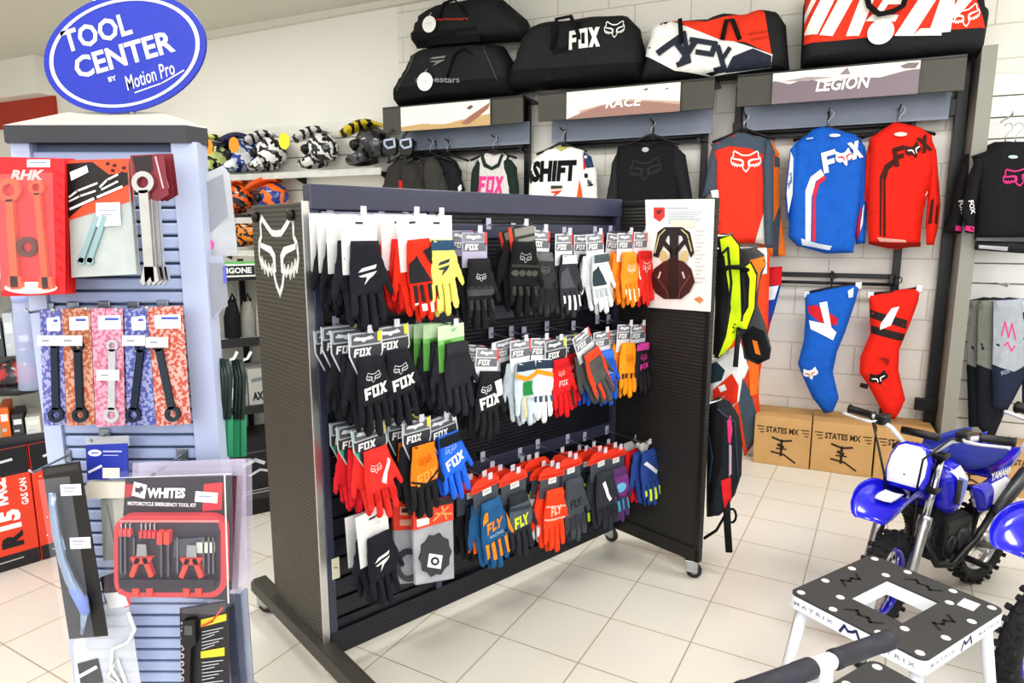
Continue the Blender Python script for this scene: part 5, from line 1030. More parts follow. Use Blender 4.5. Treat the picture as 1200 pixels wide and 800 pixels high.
# goods on the far side of the tower
SF = Frame(0, 1.45, 12)
for i, (ol, c_, lb) in enumerate((
    ([(236, 206), (262, 194), (270, 205), (279, 298), (258, 302), (240, 296)], 'b9bcc2', 'grey clear pack with a pink dot beside the tower post'), ([(240, 300), (262, 298), (268, 350), (255, 372), (243, 360)], 'a9aec2', 'long grey clear pack hanging below the pink dotted one'))):
    s = Soft('clear_pack', lb, 'pack', SF, .02*i, (ol[1][0], ol[1][1]), 'clear packs on the tower side')
    s.flat('clear_bag', [ol], .006, clear(c_, .8), [([[(ol[0][0]+6, ol[0][1]+8), (ol[1][0], ol[1][1]+10), (ol[1][0]+6, ol[1][1]+60), (ol[0][0]+8, ol[0][1]+70)]], card('8a8d96')), (ps(ell(0, 0, 1), 246, 287, 12, 14), card('f04a9a')) if i == 0 else ([[(262, 312), (266, 310), (267, 330), (263, 332)]], card('5a5cb8'))])
for i, (x, lb) in enumerate(((264, 'green carded wire pack nearest the tower post'), (280, 'green carded wire pack, outer one of two'))):
    s = Soft('wire_pack', lb, 'pack', SF, -.04*i, (x, 420), 'green carded packs on the tower side')
    s.flat('backing_card', [[(x-10, 488), (x+9, 486), (x+9, 534), (x-10, 536)]], .002, card('2f8a62'), [([[(x+1, 488), (x+3, 488), (x+3, 534), (x+1, 534)]], card('1f6446'))])
    q = MB()
    for k in range(3): q.tube([s.pt(x-6+k*4, 420, -.004*k), s.pt(x-2+k*4, 440, -.006), s.pt(x-4+k*4, 490, -.004)], .006, plas('20302c'), 6)
    q.build('wire_bundle', s.t); q = MB(); q.tube([s.pt(x-14, 427, 0), s.pt(x-2, 424, 0), s.pt(x+10, 420, 0), s.pt(x+14, 412, 0)], .003, plas('e9e9ea'), 6); q.build('hook', s.t)
for i in range(3):
    s = Soft('hose_pack', ('dark slim pack under the bagged tool kits', 'slate slim pack beside the dark one low on the tower', 'pale slim pack outermost low on the tower')[i], 'pack', SF, .03-.02*i, (272+8*i, 690), 'slim packs low on the tower side')
    s.flat('slim_bag', [[(266+8*i, 690), (274+8*i, 688), (284+8*i, 830), (274+8*i, 830)]], .01, clear(('4a4d5e', '6a7084', 'aab0c4')[i], .85))
s = Soft('clear_tube', 'pale blue clear plastic tube hanging beside the tower', 'tube', Frame(0, 1.36, 0), 0, (32, 345))
q = MB(); a, b = s.pt(30, 345), s.pt(38, 455); q.tube([a, b], .024, clear('c3cdea', .5), 14); q.build('tube_body', s.t); q = MB(); q.tube([a+Vector((0, 0, .004)), a-Vector((0, 0, .012))], .026, clear('aab6e0', .8), 14); q.build('end_cap', s.t); q = MB(); q.tube([a, a+Vector((.02, -.03, .02)), a+Vector((.10, -.03, .02))], .003, met(), 6); q.build('hook', s.t)
# ------------------------------------------------------------------ minibikes
BBL = mat('2422c8', .2, coat=.6, var=.03, name='bike_blue'); BWH = mat('eeeef4', .22, coat=.5, var=.02, name='bike_white'); BBK = mat('1b1b1d', .4, var=.1, vs=20); TYR = mat('232324', .8, bump=.4, bs=60)
ALU = met('b9bab8', .32); CHR = met('d8d8da', .15); SEATM = mat('2b3a9e', .6, bump=.3, bs=200, var=.05)
def tori(q, R, r, m, n=36, k=10, M=None, sy=1):
    vs = []; fs = []
    for i in range(n):
        a = 2*PI*i/n
        for j in range(k):
            b = 2*PI*j/k; rr = R+r*math.cos(b); vs.append((rr*math.cos(a), r*sy*math.sin(b), rr*math.sin(a)))
    for i in range(n):
        for j in range(k): fs.append((i*k+j, i*k+(j+1) % k, ((i+1) % n)*k+(j+1) % k, ((i+1) % n)*k+j))
    q.add(vs, fs, m, True, M)
def wheel(par, name, M, rim, R=.20):
    q = MB(); tori(q, R-.032, .032, TYR, 40, 10, M)
    for i in range(34):                                   # knobs
        a = 2*PI*i/34
        for y in ((-.020, .020) if i % 2 else (0, -.031, .031)):
            q.box(-.009, .009, -.009, .009, -.005, .008, TYR, .002, M @ RY(-a) @ T3(0, y, 0) @ T3(R-.0015-abs(y)*.28, 0, 0) @ RY(PI/2), 1)
    w_ = q.build(name, par)
    q = MB(); tori(q, R-.066, .012, rim, 36, 8, M, 1.5); q.build('rim', w_)
    q = MB(); q.lathe([(.0, -.045), (.028, -.045), (.05, -.03), (.05, .01), (.028, .02), (.022, .045), (0, .045)], ALU, 20, M @ RX(PI/2)); q.build('hub', w_)
    q = MB()
    for i in range(24):
        a = 2*PI*i/24; s_ = 1 if i % 2 else -1; b = a+(.5 if i % 4 < 2 else -.5)
        q.tube([M @ Vector((.045*math.cos(b), .022*s_, .045*math.sin(b))), M @ Vector(((R-.066)*math.cos(a), .004*s_, (R-.066)*math.sin(a)))], .0017, CHR, 5)
    q.build('spokes', w_)
def arcsheet(q, path, prof, m, M=None, th=.004):
    """sweep a cross-section (y, dz) along a path of (x, z, width scale) points"""
    def up(L, n):
        o = []
        for i in range(len(L)-1):
            a, b, c, d = [Vector(L[max(0, min(len(L)-1, i+j))]) for j in (-1, 0, 1, 2)]
            for s_ in range(n):
                u = s_/n; o.append(tuple(.5*((2*b)+(c-a)*u+(2*a-5*b+4*c-d)*u*u+(3*b-a-3*c+d)*u**3)))
        return o+[tuple(L[-1])]
    path = up(path, 4); prof = up(prof, 3); vs = []; k = len(prof)
    for side in (0, 1):
        for i, (x, z, s_) in enumerate(path):
            a = path[max(i-1, 0)]; b = path[min(i+1, len(path)-1)]; t = Vector((b[0]-a[0], b[1]-a[1])).normalized(); nx, nz = -t.y, t.x
            for (y, d) in prof: d2 = d*s_-side*th; vs.append((x+nx*d2, y*s_, z+nz*d2))
    n = len(path); o = n*k; fs = []
    for i in range(n-1):
        for j in range(k-1):
            fs.append((i*k+j, i*k+j+1, (i+1)*k+j+1, (i+1)*k+j)); fs.append((o+i*k+j, o+(i+1)*k+j, o+(i+1)*k+j+1, o+i*k+j+1))
    for i in range(n-1):
        for j in (0, k-1): fs.append((i*k+j, (i+1)*k+j, o+(i+1)*k+j, o+i*k+j))
    for i in (0, n-1):
        for j in range(k-1): fs.append((i*k+j, i*k+j+1, o+i*k+j+1, o+i*k+j))
    q.add(vs, fs, m, True, M)
YZM = Matrix(((0, -1, 0, 0), (1, 0, 0, 0), (0, 0, 1, 0), (0, 0, 0, 1)))        # outline x -> y across, -y -> forward
def minibike(label, loc, yaw, steer, sc=1.0):
    t = thing('minibike', label, 'motorbike', loc, yaw, 'blue and white minibikes'); t.scale = (sc,)*3
    SM = RZ(steer)
    ax = Vector((.215, 0, .20))
    wheel(t, 'front_wheel', SM @ T3(*ax), BBL)
    dirn = (Vector((-.01, 0, .70))-ax).normalized()
    for s_ in (-1, 1):
        y = .078*s_; a = ax+Vector((0, y, 0)); b = a+dirn*.27; c = a+dirn*.55
        q = MB(); q.tube([b, c], .0135, CHR, 12, M=SM); q.tube([c-dirn*.02, c+dirn*.0], .016, BBK, 10, M=SM)
        o = q.build('fork_tube', t)
        q = MB(); q.tube([a-dirn*.02, a, a+dirn*.23, a+dirn*.25, a+dirn*.29, a+dirn*.295], [.016, .021, .021, .025, .025, .015], ALU, 14, M=SM); q.build('fork_slider', o)
    q = MB(); q.tube([ax+Vector((0, -.1, 0)), ax+Vector((0, .1, 0))], .009, CHR, 10, M=SM); q.build('axle', t)
    for k in (.40, .54):
        p = ax+dirn*k; q = MB(); q.box(p.x-.03, p.x+.03, -.10, .10, p.z-.012, p.z+.012, BBK, .006, SM); q.build('fork_clamp', t)
    # fender and plate
    q = MB(); arcsheet(q, [(.395, .500, .5), (.385, .520, .78), (.34, .545, .92), (.28, .558, .95), (.21, .558, .88), (.14, .540, .75), (.03, .50, .62), (-.03, .46, .5)], [(-.095, -.045), (-.088, -.012), (-.06, .006), (0, .016), (.06, .006), (.088, -.012), (.095, -.045)], BBL, SM)
    arcsheet(q, [(.31, .563, .5), (.27, .569, .6), (.21, .571, .56)], [(-.06, .003), (0, .010), (.06, .003)], BWH, SM, .002)
    q.build('front_fender', t)
    PM = SM @ T3(.118, 0, .600) @ RY(-rad(24)) @ YZM @ Matrix.Scale(.8, 4)
    q = MB(); q.pillow([(-.085, -.05), (.085, -.05), (.102, .02), (.098, .11), (.075, .17), (.04, .19), (-.04, .19), (-.075, .17), (-.098, .11), (-.102, .02)], .03, .05, BBL, .015, [([[(-.072, -.03), (.072, -.03), (.086, .03), (.083, .10), (.062, .155), (.033, .172), (-.033, .172), (-.062, .155), (-.083, .10), (-.086, .03)]], BWH), (ell(0, .02, .006), plas('8a8a8c'))], M=PM)
    q.build('number_plate', t)
    # bars
    q = MB(); hb = [(-.03, -.30, .80), (-.01, -.20, .795), (.01, -.11, .765), (.0, -.05, .70), (.0, .05, .70), (.01, .11, .765), (-.01, .20, .795), (-.03, .30, .80)]
    q.tube(hb, .0105, mat('e4e4e6', .3, metal=.2), 10, M=SM); h_ = q.build('handlebar', t)
    q = MB(); q.tube([(.012, -.07, .768), (.012, .07, .768)], .016, BBK, 12, M=SM); q.build('bar_pad', h_)
    for s_ in (-1, 1):
        q = MB(); q.tube([(-.012, .195*s_, .795), (-.014, .205*s_, .7955), (-.029, .295*s_, .80), (-.03, .305*s_, .80)], [.022, .0165, .0165, .021], BBK, 12, M=SM); q.build('grip', h_)
        q = MB(); q.tube([(.03, .15*s_, .79), (.055, .17*s_, .785), (.05, .22*s_, .785), (.03, .295*s_, .79), (.032, .305*s_, .79)], [.008, .008, .006, .006, .008], mat('dcdcde', .3, metal=.4), 8, M=SM); q.build('brake_lever', h_)
        q = MB(); q.box(-.03, .045, s_*.15-.02, s_*.15+.02, .775, .815, BBK, .006, SM); q.build('lever_perch', h_)
        q = MB(); q.tube([(.04, .15*s_, .79), (.12, .14*s_, .80), (.19, .08*s_, .72), (.16, .06*s_, .60), (.12, .05*s_, .45), (.20, .06*s_, .25)], .0045, BBK, 6, M=SM); q.build('control_cable', t)
    # frame, tank, seat
    q = MB()
    for s_ in (-1, 1):
        q.tube([(-.02, .025*s_, .64), (-.25, .05*s_, .52), (-.52, .07*s_, .50), (-.72, .07*s_, .55)], .013, BBK, 8); q.tube([(-.02, .02*s_, .56), (-.07, .05*s_, .30), (-.20, .06*s_, .24), (-.45, .06*s_, .25), (-.52, .07*s_, .50)], .012, BBK, 8)
    q.tube([(0.01, 0, .54), (-.03, 0, .68)], .024, BBK, 10); q.build('frame', t)
    def side(poly, th, r, m, y0, ly=(), g=.02):
        q = MB()
        for s_ in (-1, 1):
            Mx = Matrix(((1, 0, 0, 0), (0, s_, 0, 0), (0, 0, 1, 0), (0, 0, 0, 1))) @ T3(0, -y0, 0)
            q.pillow([(x, z) for x, z in poly], th, r, m, g, ly, M=Mx)
        return q
    side([(-.02, .60), (-.06, .65), (-.16, .66), (-.26, .60), (-.24, .52), (-.16, .42), (-.07, .46)], .06, .06, BBL, .055, [([[(-.06, .63), (-.16, .645), (-.23, .59), (-.21, .54), (-.12, .57)]], BWH), ([[(-.10, .61), (-.20, .58), (-.16, .47), (-.12, .50)]], mat('6f7fd8', .3)), ([[(-.08, .60), (-.14, .59), (-.13, .50), (-.09, .49)]], BBK)]).build('tank_shroud', t)
    q = MB(); arcsheet(q, [(-.13, .665, .6), (-.24, .625, .9), (-.36, .595, 1), (-.50, .59, 1.05), (-.64, .60, 1), (-.74, .615, .85)], [(-.09, -.085), (-.092, -.03), (-.07, 0), (0, .010), (.07, 0), (.092, -.03), (.09, -.085)], SEATM, None, .02)
    arcsheet(q, [(-.16, .672, .5), (-.24, .642, .75), (-.36, .61, .8)], [(-.07, 0), (0, .010), (.07, 0)], BBK, None, .004); q.build('seat', t)
    q = MB(); arcsheet(q, [(-.58, .535, .9), (-.70, .56, 1), (-.82, .595, .95), (-.92, .63, .75)], [(-.10, -.05), (-.09, .0), (0, .012), (.09, .0), (.10, -.05)], BBL, None, .005); q.build('rear_fender', t)
    side([(-.33, .53), (-.50, .53), (-.66, .56), (-.72, .53), (-.58, .42), (-.44, .40)], .03, .04, BBL, .085, [([[(-.50, .525), (-.64, .545), (-.68, .525), (-.57, .435), (-.50, .44)]], BWH)]).build('side_panel', t)
    for s_ in (-1, 1):
        q = MB(); M_ = T3(-.54, -.122, .575) if s_ == -1 else T3(-.54, .122, .575) @ RZ(PI)
        q.decal(fit(text('YAMAHA', .05), .0, .0, .22, .035, .06*s_), 0, BWH, M_); q.build('seat_lettering', t)
    # engine
    q = MB(); q.box(-.42, -.12, -.085, .085, .20, .40, BBK, .03); q.lathe([(0, -.10), (.065, -.10), (.075, -.085), (.075, .085), (.065, .10), (0, .10)], mat('3b3b3d', .45, metal=.5), 24, T3(-.30, 0, .28) @ RX(PI/2)); q.lathe([(0, -.095), (.05, -.095), (.055, -.08), (.055, .08), (.05, .095), (0, .095)], BBK, 20, T3(-.19, 0, .28) @ RX(PI/2)); e_ = q.build('engine', t)
    q = MB()
    for k in range(8): q.box(-.065, .065, -.06, .06, .018*k, .018*k+.008, mat('2a2a2c', .5, metal=.4), .003, T3(-.14, 0, .33) @ RY(rad(35)))
    q.lathe([(.04, -.005), (.045, .15)], BBK, 14, T3(-.14, 0, .33) @ RY(rad(35))); q.build('cylinder_fins', e_)
    q = MB(); q.tube([(-.05, .05, .40), (.02, .07, .33), (-.02, .10, .24), (-.14, .11, .22), (-.36, .115, .30), (-.52, .12, .42)], .014, BBK, 10); q.tube([(-.50, .125, .40), (-.56, .13, .44), (-.78, .135, .55), (-.82, .135, .57)], [.02, .028, .030, .02], mat('4a4b4e', .35, metal=.6), 12); q.build('exhaust', t)
    q = MB(); q.tube([(-.25, -.08, .32), (-.17, -.10, .24), (-.14, -.13, .22)], .008, BBK, 8); q.build('shift_lever', t)
    for s_ in (-1, 1): q = MB(); q.box(-.36, -.32, min(.08*s_, .19*s_), max(.08*s_, .19*s_), .205, .225, BBK, .004); q.build('foot_peg', t)
    q = MB(); q.tube([(-.34, -.09, .24), (-.32, -.18, .12), (-.30, -.24, .012)], .009, BBK, 8); q.box(-.325, -.275, -.26, -.22, .0, .012, BBK, .003); q.build('kickstand', t)
    q = MB()
    for s_ in (-1, 1): q.tube([(-.40, .06*s_, .26), (-.72, .075*s_, .20)], .014, ALU if s_ < 0 else BBK, 8)
    q.build('swingarm', t)
    q = MB(); q.tube([(-.55, -.085, .50), (-.60, -.085, .36)], .012, CHR, 8); q.tube([(-.60, -.085, .36), (-.66, -.08, .24)], .018, BBL, 10)
    for k in range(8): q.lathe([(.022, -.004), (.026, 0), (.022, .004)], BBL, 12, T3(-.55-.007*k-.005, -.085, .49-.018*k) @ RY(rad(20)))
    q.build('shock_absorber', t)
    keep = ('front_wheel', 'fork', 'axle', 'front_fender', 'number', 'handlebar', 'control')
    for o in t.children:
        if o.name.startswith(keep): continue
        for x in [o]+list(o.children):
            for v in x.data.vertices:
                if v.co.x < -.03: v.co.x = -.03+(v.co.x+.03)*.68
    wheel(t, 'rear_wheel', T3(-.51, 0, .20), met('b9bac0', .3))
    return t
FR = Vector((1.49, 2.46)); rv = Vector((math.cos(rad(30)), math.sin(rad(30))))
hd = FR+Vector((math.cos(rad(38)), math.sin(rad(38))))*.215
b1 = minibike('blue and white minibike with white number plate by the cartons', (hd.x, hd.y, 0), PI+rad(27), rad(11))
b2 = dup(b1, (2.0, 2.09, 0), PI+rad(10), 'blue minibike cut off at the frame edge beside the work stand'); b2.scale = (1.15,)*3
# ------------------------------------------------------------------ work stands
SW = mat('e6e9f0', .3, var=.02, name='stand_white'); RUB = mat('3c3c3c', .65, bump=.25, bs=150, var=.06)
def stand(label, cx, cy, yaw, h=.44, sx=.232, sy=.205, sticker=True):
    t = thing('bike_stand', label, 'bike stand', (cx, cy, 0), yaw, 'white legged bike stands with black rubber tops')
    XY = RX(-PI/2)                                         # outline z -> y on the flat top
    def ring(x, y, hx, hy, r):
        o = rrect(-x, -y, x, y, r, 5)[0]; i_ = rrect(-hx, -hy, hx, hy, .004, 5)[0]; n = len(o)
        return [[o[k], o[(k+1) % n], i_[(k+1) % n], i_[k]] for k in range(n)]
    def slab(polys, z0, z1, m):
        q = MB()
        for p in polys:
            vs = [(x, y, z0) for x, y in p]+[(x, y, z1) for x, y in p]; q.add(vs, [(3, 2, 1, 0), (4, 5, 6, 7), (0, 1, 5, 4), (2, 3, 7, 6)], m)
        return q
    slab(ring(sx, sy, .105, .08, .025), h, h+.007, RUB).build('rubber_top', t)
    slab(ring(sx+.001, sy+.001, .100, .075, .025), h-.042, h, SW).build('top_frame', t)
    def top(q, polys, z, m):
        for p in polys: 
            for tr in tri2(p):
                ar = (tr[1][0]-tr[0][0])*(tr[2][1]-tr[0][1])-(tr[2][0]-tr[0][0])*(tr[1][1]-tr[0][1]); tr = tr if ar > 0 else tr[::-1]
                q.add([(x, y, z) for x, y in tr], [(0, 1, 2)], m)
    for x in (-1, 1):
        for y in (-1, 1):
            for (a, b) in ((sx-.025, sy-.025), (.128, .098), (.075, sy-.022), (sx-.022, .07)): q = MB(); q.lathe([(0, h+.0085), (.011, h+.0085), (.0125, h+.007), (.0125, h+.006)][::-1], mat('e4e4e2', .4), 14, T3(x*a, y*b, 0)); q.build('grip_stud', t)
    Mz = [(-.05, -.012), (-.028, .014), (-.012, -.004), (.012, .004), (.028, -.014), (.05, .012)]
    for dx, dy, ro in ((0, .142, 0), (0, -.142, 0), (.168, 0, PI/2), (-.168, 0, PI/2)): q = MB(); top(q, P2(stroke(Mz, .010), 1, 1, dx, dy, ro), h+.0074, mat('0b0b0b', .7)); q.build('emblem_slot', t)
    if sticker:
        q = MB(); top(q, P2(rect(-.03, -.022, .03, .022), 1, 1, .165, -.135, .1), h+.0076, card('f4f4f2')); q.build('price_sticker', t)
    for M_, hw in ((T3(0, -sy-.0014, h-.021), sx), (T3(sx+.0014, 0, h-.021) @ RZ(PI/2), sy), (T3(-sx-.0014, 0, h-.021) @ RZ(-PI/2), sy), (T3(0, sy+.0014, h-.021) @ RZ(PI), sx)):
        q = MB()
        for cx_ in (-hw*.58, hw*.58): q.decal(fit(text('M A T R I X', .02), cx_, 0, .13, .012), 0, card('8d94a6'), M_)
        q.decal(P2(stroke([(-.03, -.014), (-.018, .010), (-.006, -.002), (.006, .002), (.018, .012), (.03, -.012)], .008), 1, 1), 0, card('1f2a5c'), M_)
        q.build('edge_lettering', t)
    for x in (-1, 1):
        for y in (-1, 1):
            q = MB(); q.tube([(x*(sx-.035), y*(sy-.035), h-.03), (x*(sx+.01), y*(sy+.01), .015)], .017, SW, 14); q.tube([(x*(sx+.008), y*(sy+.008), .03), (x*(sx+.012), y*(sy+.012), 0)], .02, BBK, 12); q.build('leg', t)
    for y in (-1, 1):
        q = MB(); q.tube([(-sx+.0, y*(sy-.0), .10), (sx-.0, y*(sy-.0), .10)], .012, SW, 10); q.build('stretcher', t)
    return t
stand('white legged bike stand with black rubber top, in front of the minibike wheel', 1.185, 1.90, rad(32))
stand('white legged bike stand mostly cut off, beside the foam handle bar', .885, 1.33, rad(32), .43, sticker=False)
# foam handle bar close to the viewer
a = aty(1046, 748, 1.06); b = aty(868, 812, .88); d = (b-a); 
t = thing('foam_handle', 'black foam gripped handle bar with a white middle in front of the stand', 'handle', ((a.x+b.x)/2, (a.y+b.y)/2, 0))
o_ = Vector(t.location); P_ = lambda k: a+d*k-o_
FOAM = mat('2c2d38', .6, bump=.2, bs=90)
q = MB(); q.tube([P_(.02), P_(.98)], .010, mat('e6e6ea', .3, metal=.3), 12); q.tube([P_(.45), P_(.55)], .014, mat('e8e8ec', .35), 14); q.build('bar', t)
for k0, k1 in ((0, .43), (.57, 1)):
    q = MB(); q.tube([P_(k0), P_(k0+.012), P_(k0+.10), P_(k0+.101), P_(k1-.03), P_(k1-.029), P_(k1)], [.0145, .0165, .0165, .0155, .0155, .0165, .0165], FOAM, 18); q.build('foam_grip', t)
q = MB(); m_ = P_(.5); q.tube([m_, (m_.x, m_.y, .45), (m_.x, m_.y, .03)], .016, mat('d8d8dc', .35, metal=.3), 12); q.build('stem', t)
q = MB(); q.lathe([(0, 0), (.15, 0), (.15, .015), (.03, .03), (0, .03)], BBK, 24, T3(m_.x, m_.y, 0)); q.build('base', t)
# ------------------------------------------------------------------ helmets and shelves on the cream slats
def wall_shelf(x0, x1, y, n1, label, sty=SLAT):
    u0, z = WF.px(x0, y, n1); u1 = WF.px(x1, y, n1)[0]
    t = thing('slat_shelf', label, 'shelf', WF.p((u0+u1)/2, -.338, z), WF.yaw, 'shelves on the cream slats'); w_ = (u1-u0)/2; d = n1+.338
    q = MB(); q.box(-w_, w_, -d, 0, -.012, 0, mat('d4d2ca', .4), .003); q.build('shelf_plate', t)
    q = MB(); q.box(-w_, w_, -d-.004, -d, -.05, .006, clear('eef0ec', .5)); q.build('price_rail', t)
    for x in (-w_+.1, 0, w_-.1):
        q = MB(); q.prism([[(-d*.8, -.012), (0, -.012), (0, -.10)]], -.003, .003, POST, T3(x, 0, 0) @ RZ(PI/2) @ RX(0)); q.build('bracket', t)
    return z
ZS1 = wall_shelf(236, 447, 207, -.06, 'cream wall shelf carrying the top row of helmets')
ZS2 = wall_shelf(236, 345, 256, -.06, 'cream wall shelf carrying the orange helmets')
ZS3 = wall_shelf(236, 345, 293, -.06, 'cream wall shelf under the orange helmets'); 
HM = {}
def helmet(x, n, z, label, c1, c2, vs=14, visor=None, dot=None, rz=0, sc=1.0, peak='1e1e20'):
    u = WF.px(x, 190, n)[0]
    t = thing('motocross_helmet', label, 'helmet', WF.p(u, n, z), WF.yaw+rad(rz), 'helmets on the wall shelves'); t.scale = (sc,)*3
    m1 = stripes(c1, c2, vs*.30, 9.0)
    q = MB(); N_, K_ = 22, 14; vs_ = []; fs = []
    for j in range(K_+1):
        th = PI*(.02+.72*j/K_)
        for i in range(N_):
            a = 2*PI*i/N_; x_, y_, z_ = .145*math.sin(th)*math.cos(a), .118*math.sin(th)*math.sin(a), .135*math.cos(th)
            if x_ > 0: x_ *= 1.08
            vs_.append((x_, y_, .205+z_*(1.15 if z_ < 0 else 1)))
    for j in range(K_):
        for i in range(N_): fs.append((j*N_+i, (j+1)*N_+i, (j+1)*N_+(i+1) % N_, j*N_+(i+1) % N_))
    fs.append(tuple(range(N_))); fs.append(tuple(K_*N_+N_-1-i for i in range(N_))); q.add(vs_, fs, m1, True)
    q.build('shell', t)
    q = MB(); tori(q, .5, .5, BLACK, 3, 3) if 0 else None
    pts = [(-.02, -.112, .11), (-.10, -.10, .085), (-.17, -.06, .075), (-.195, 0, .08), (-.17, .06, .075), (-.10, .10, .085), (-.02, .112, .11)]
    q.tube(pts, [.05, .045, .042, .045, .042, .045, .05], m1, 10); q.build('chin_guard', t)
    q = MB(); q.tube([(-.075, -.105, .20), (-.125, -.07, .195), (-.147, 0, .19), (-.125, .07, .195), (-.075, .105, .20)], [.03, .042, .046, .042, .03], plas('101012'), 10); q.build('eye_port', t)
    q = MB(); arcsheet(q, [(.07, .335, .6), (0, .347, .8), (-.07, .335, .95), (-.14, .305, 1.0), (-.20, .28, .9), (-.25, .262, .7)], [(-.10, -.045), (-.085, -.015), (-.04, 0), (0, .008), (.04, 0), (.085, -.015), (.10, -.045)], mat(peak, .3, coat=.4) if not visor else stripes(peak, visor, 6.0, 4.0)); q.build('peak', t)
    if dot:
        q = MB(); q.prism(ell(-.27, .255, .055, .07), -.162, -.158, card(dot)); q.tube([(-.25, -.16, .31), (-.18, -.08, .30)], .002, WHITE, 5); q.build('price_dot', t)['label'] = 'round coloured price tag'
    return t
helmet(258, -.15, ZS1, 'black and lime helmet next to the tool tower', '1d1f1e', 'c9d98a', 12, 'd6e07a', None, 20)
helmet(287, -.15, ZS1, 'blue and white helmet with an orange price dot', '2a4aa0', 'e4e8ee', 11, '1c2440', 'f39a2a', 15, 1.0, '232c5c')
helmet(318, -.15, ZS1, 'black helmet with white curved stripes and orange price dot', '202124', 'e9e9ea', 13, 'd8d8da', 'f39a2a', 8)
helmet(378, -.15, ZS1, 'white and black graphic helmet with a yellow price dot', 'e4e4e4', '26272a', 17, 'e0e0e0', 'e6e23a', 10)
helmet(437, -.15, ZS1, 'black helmet with yellow peak mark beside the jackets', '1c1d1f', '4a4b50', 9, 'd9c02a', None, 10, 1.05)
helmet(278, -.15, ZS2, 'orange helmet with black lines on the middle shelf', 'ee6a22', '26201e', 13, 'f07a2c', 'f39a2a', 15, .95, 'e8601c')
helmet(318, -.15, ZS2, 'orange helmet with blue rear next to the gondola end panel', 'f07428', '26408c', 8, 'e8601c', None, 15, .95, 'e8601c')
helmet(285, -.15, ZS3, 'dark helmet with small orange marks on the lower shelf', '2a2c30', 'e08a2c', 16, '3a3a3e', None, 15, .9)
for i, (x, lb) in enumerate(((459, 'black goggles with pale blue frame hung above the jackets, first'), (478, 'black goggles with pale blue frame hung above the jackets, second'))):
    s = Soft('riding_goggles', lb, 'goggles', WF, -.03, (x, 172), 'goggles above the jackets')
    s.flat('goggle_frame', ps(rrect(-1, -.9, 1, .9, .5), x, 172, 16, 20, -.1), .03, BLACK, [(stroke([(x-6, 165), (x+5, 163), (x+6, 172), (x-2, 174), (x-6, 170)], 2.2, True), card('b9c6e4'))])
    s.flat('goggle_strap', stroke([(x-4, 182), (x-2, 190), (x+5, 186)], 3)+stroke([(x-5, 160), (x+2, 152)], 3), .006, BLACK)
# ------------------------------------------------------------------ island shelf behind the tower
pa, pb = atz(0, 668), atz(310, 602)
IF = Frame(pa.x, pa.y, math.degrees(math.atan2(pb.y-pa.y, pb.x-pa.x))); IL = (pb-pa).length
t = thing('island_shelf', 'low island shelf with black plinth between the tower and the gondola', 'shelf', IF.p(0, 0, 0), IF.yaw)
IM = mat('c9c9c4', .5, var=.03)
q = MB(); q.box(.42, IL+.6, .02, .75, 0, .13, plas('1c1b1b')); q.build('plinth', t)
q = MB(); q.box(-.8, IL+.6, .36, .40, .13, 1.40, mat('c2c2b8', .6, rib=.4, ribs=9.0, ribdir='X')); q.build('back_panel', t)
for z in (.14, .62, 1.0, 1.36):
    xa = .42 if z < .2 else -.8; q = MB(); q.box(xa, IL+.6, .0 if z < .2 else .05, .37, z-.012, z, IM, .002); q.box(xa, IL+.6, .0 if z < .2 else .046, .01 if z < .2 else .052, z-.045, z+.004, plas('3a3a3c')); q.build('shelf_plate', t)
for x in (-.7, .4, 1.2, IL+.5):
    q = MB(); q.box(x, x+.03, .33, .37, .13, 1.42, POST); q.build('upright_post', t)
u0 = IF.px(262, 344, 0)[0]; u1 = IF.px(304, 344, 0)[0]
q = MB(); q.box(u0, u1, .03, .045, 1.335, 1.405, card('e9eae6'), .002); q.decal(rect(u0+.01, 1.345, u1-.01, 1.395), .0292, card('26292a')); q.decal(fit(text('IGONE', .04), (u0+u1)/2, 1.37, (u1-u0)*.7, .032), .0286, card('eef0ee')); q.box(u0, u1, .03, .046, 1.405, 1.418, card('6fb46a')); o = q.build('header_strip', t)
def shelf_box(x0, x1, z, h, d, col, label, marks=None, nm='stock_box', n=-.06, grp='stock boxes on the island shelf'):
    a = IF.px(x0, 450, n)[0]; b = IF.px(x1, 450, n)[0]; tt = thing(nm, label, 'box', IF.p(a, n, z), IF.yaw, grp)
    q = MB(); q.box(0, b-a, 0, d, 0, h, card(col), .003)
    for pl, c in (marks(b-a, h) if marks else ()): q.decal(pl, -.0008, card(c))
    q.build('carton_body', tt); q = MB(); q.box(.001, b-a-.001, .001, d-.001, h, h+.003, card(col)); q.build('lid', tt)
    return tt
shelf_box(268, 318, .14, .30, .26, '26272b', 'black box with white swoosh emblem on the island plinth', lambda w, h: [(stroke([(w*.2, h*.5), (w*.5, h*.58), (w*.7, h*.5)], .02)+stroke([(w*.35, h*.3), (w*.6, h*.38), (w*.85, h*.32)], .014), 'd9dadc'), (rect(w*.1, h*.72, w*.9, h*.75), '55565c')], 'stock_box', -.03)
shelf_box(262, 290, .62, .16, .22, '8f928f', 'grey box on the middle island shelf beside the wire packs', lambda w, h: [(rect(w*.1, h*.3, w*.9, h*.7), 'e4e4e2')])
shelf_box(291, 318, .62, .20, .22, 'b9bab6', 'pale box with dark lettering on the island shelf', lambda w, h: [(fit(text('AXO', .05), w*.5, h*.25, w*.7, .05), '202224'), (stroke([(w*.2, h*.7), (w*.8, h*.75)], .02), '7f8488'), (rect(w*.6, h*.45, w*.9, h*.55), 'c23a34')])
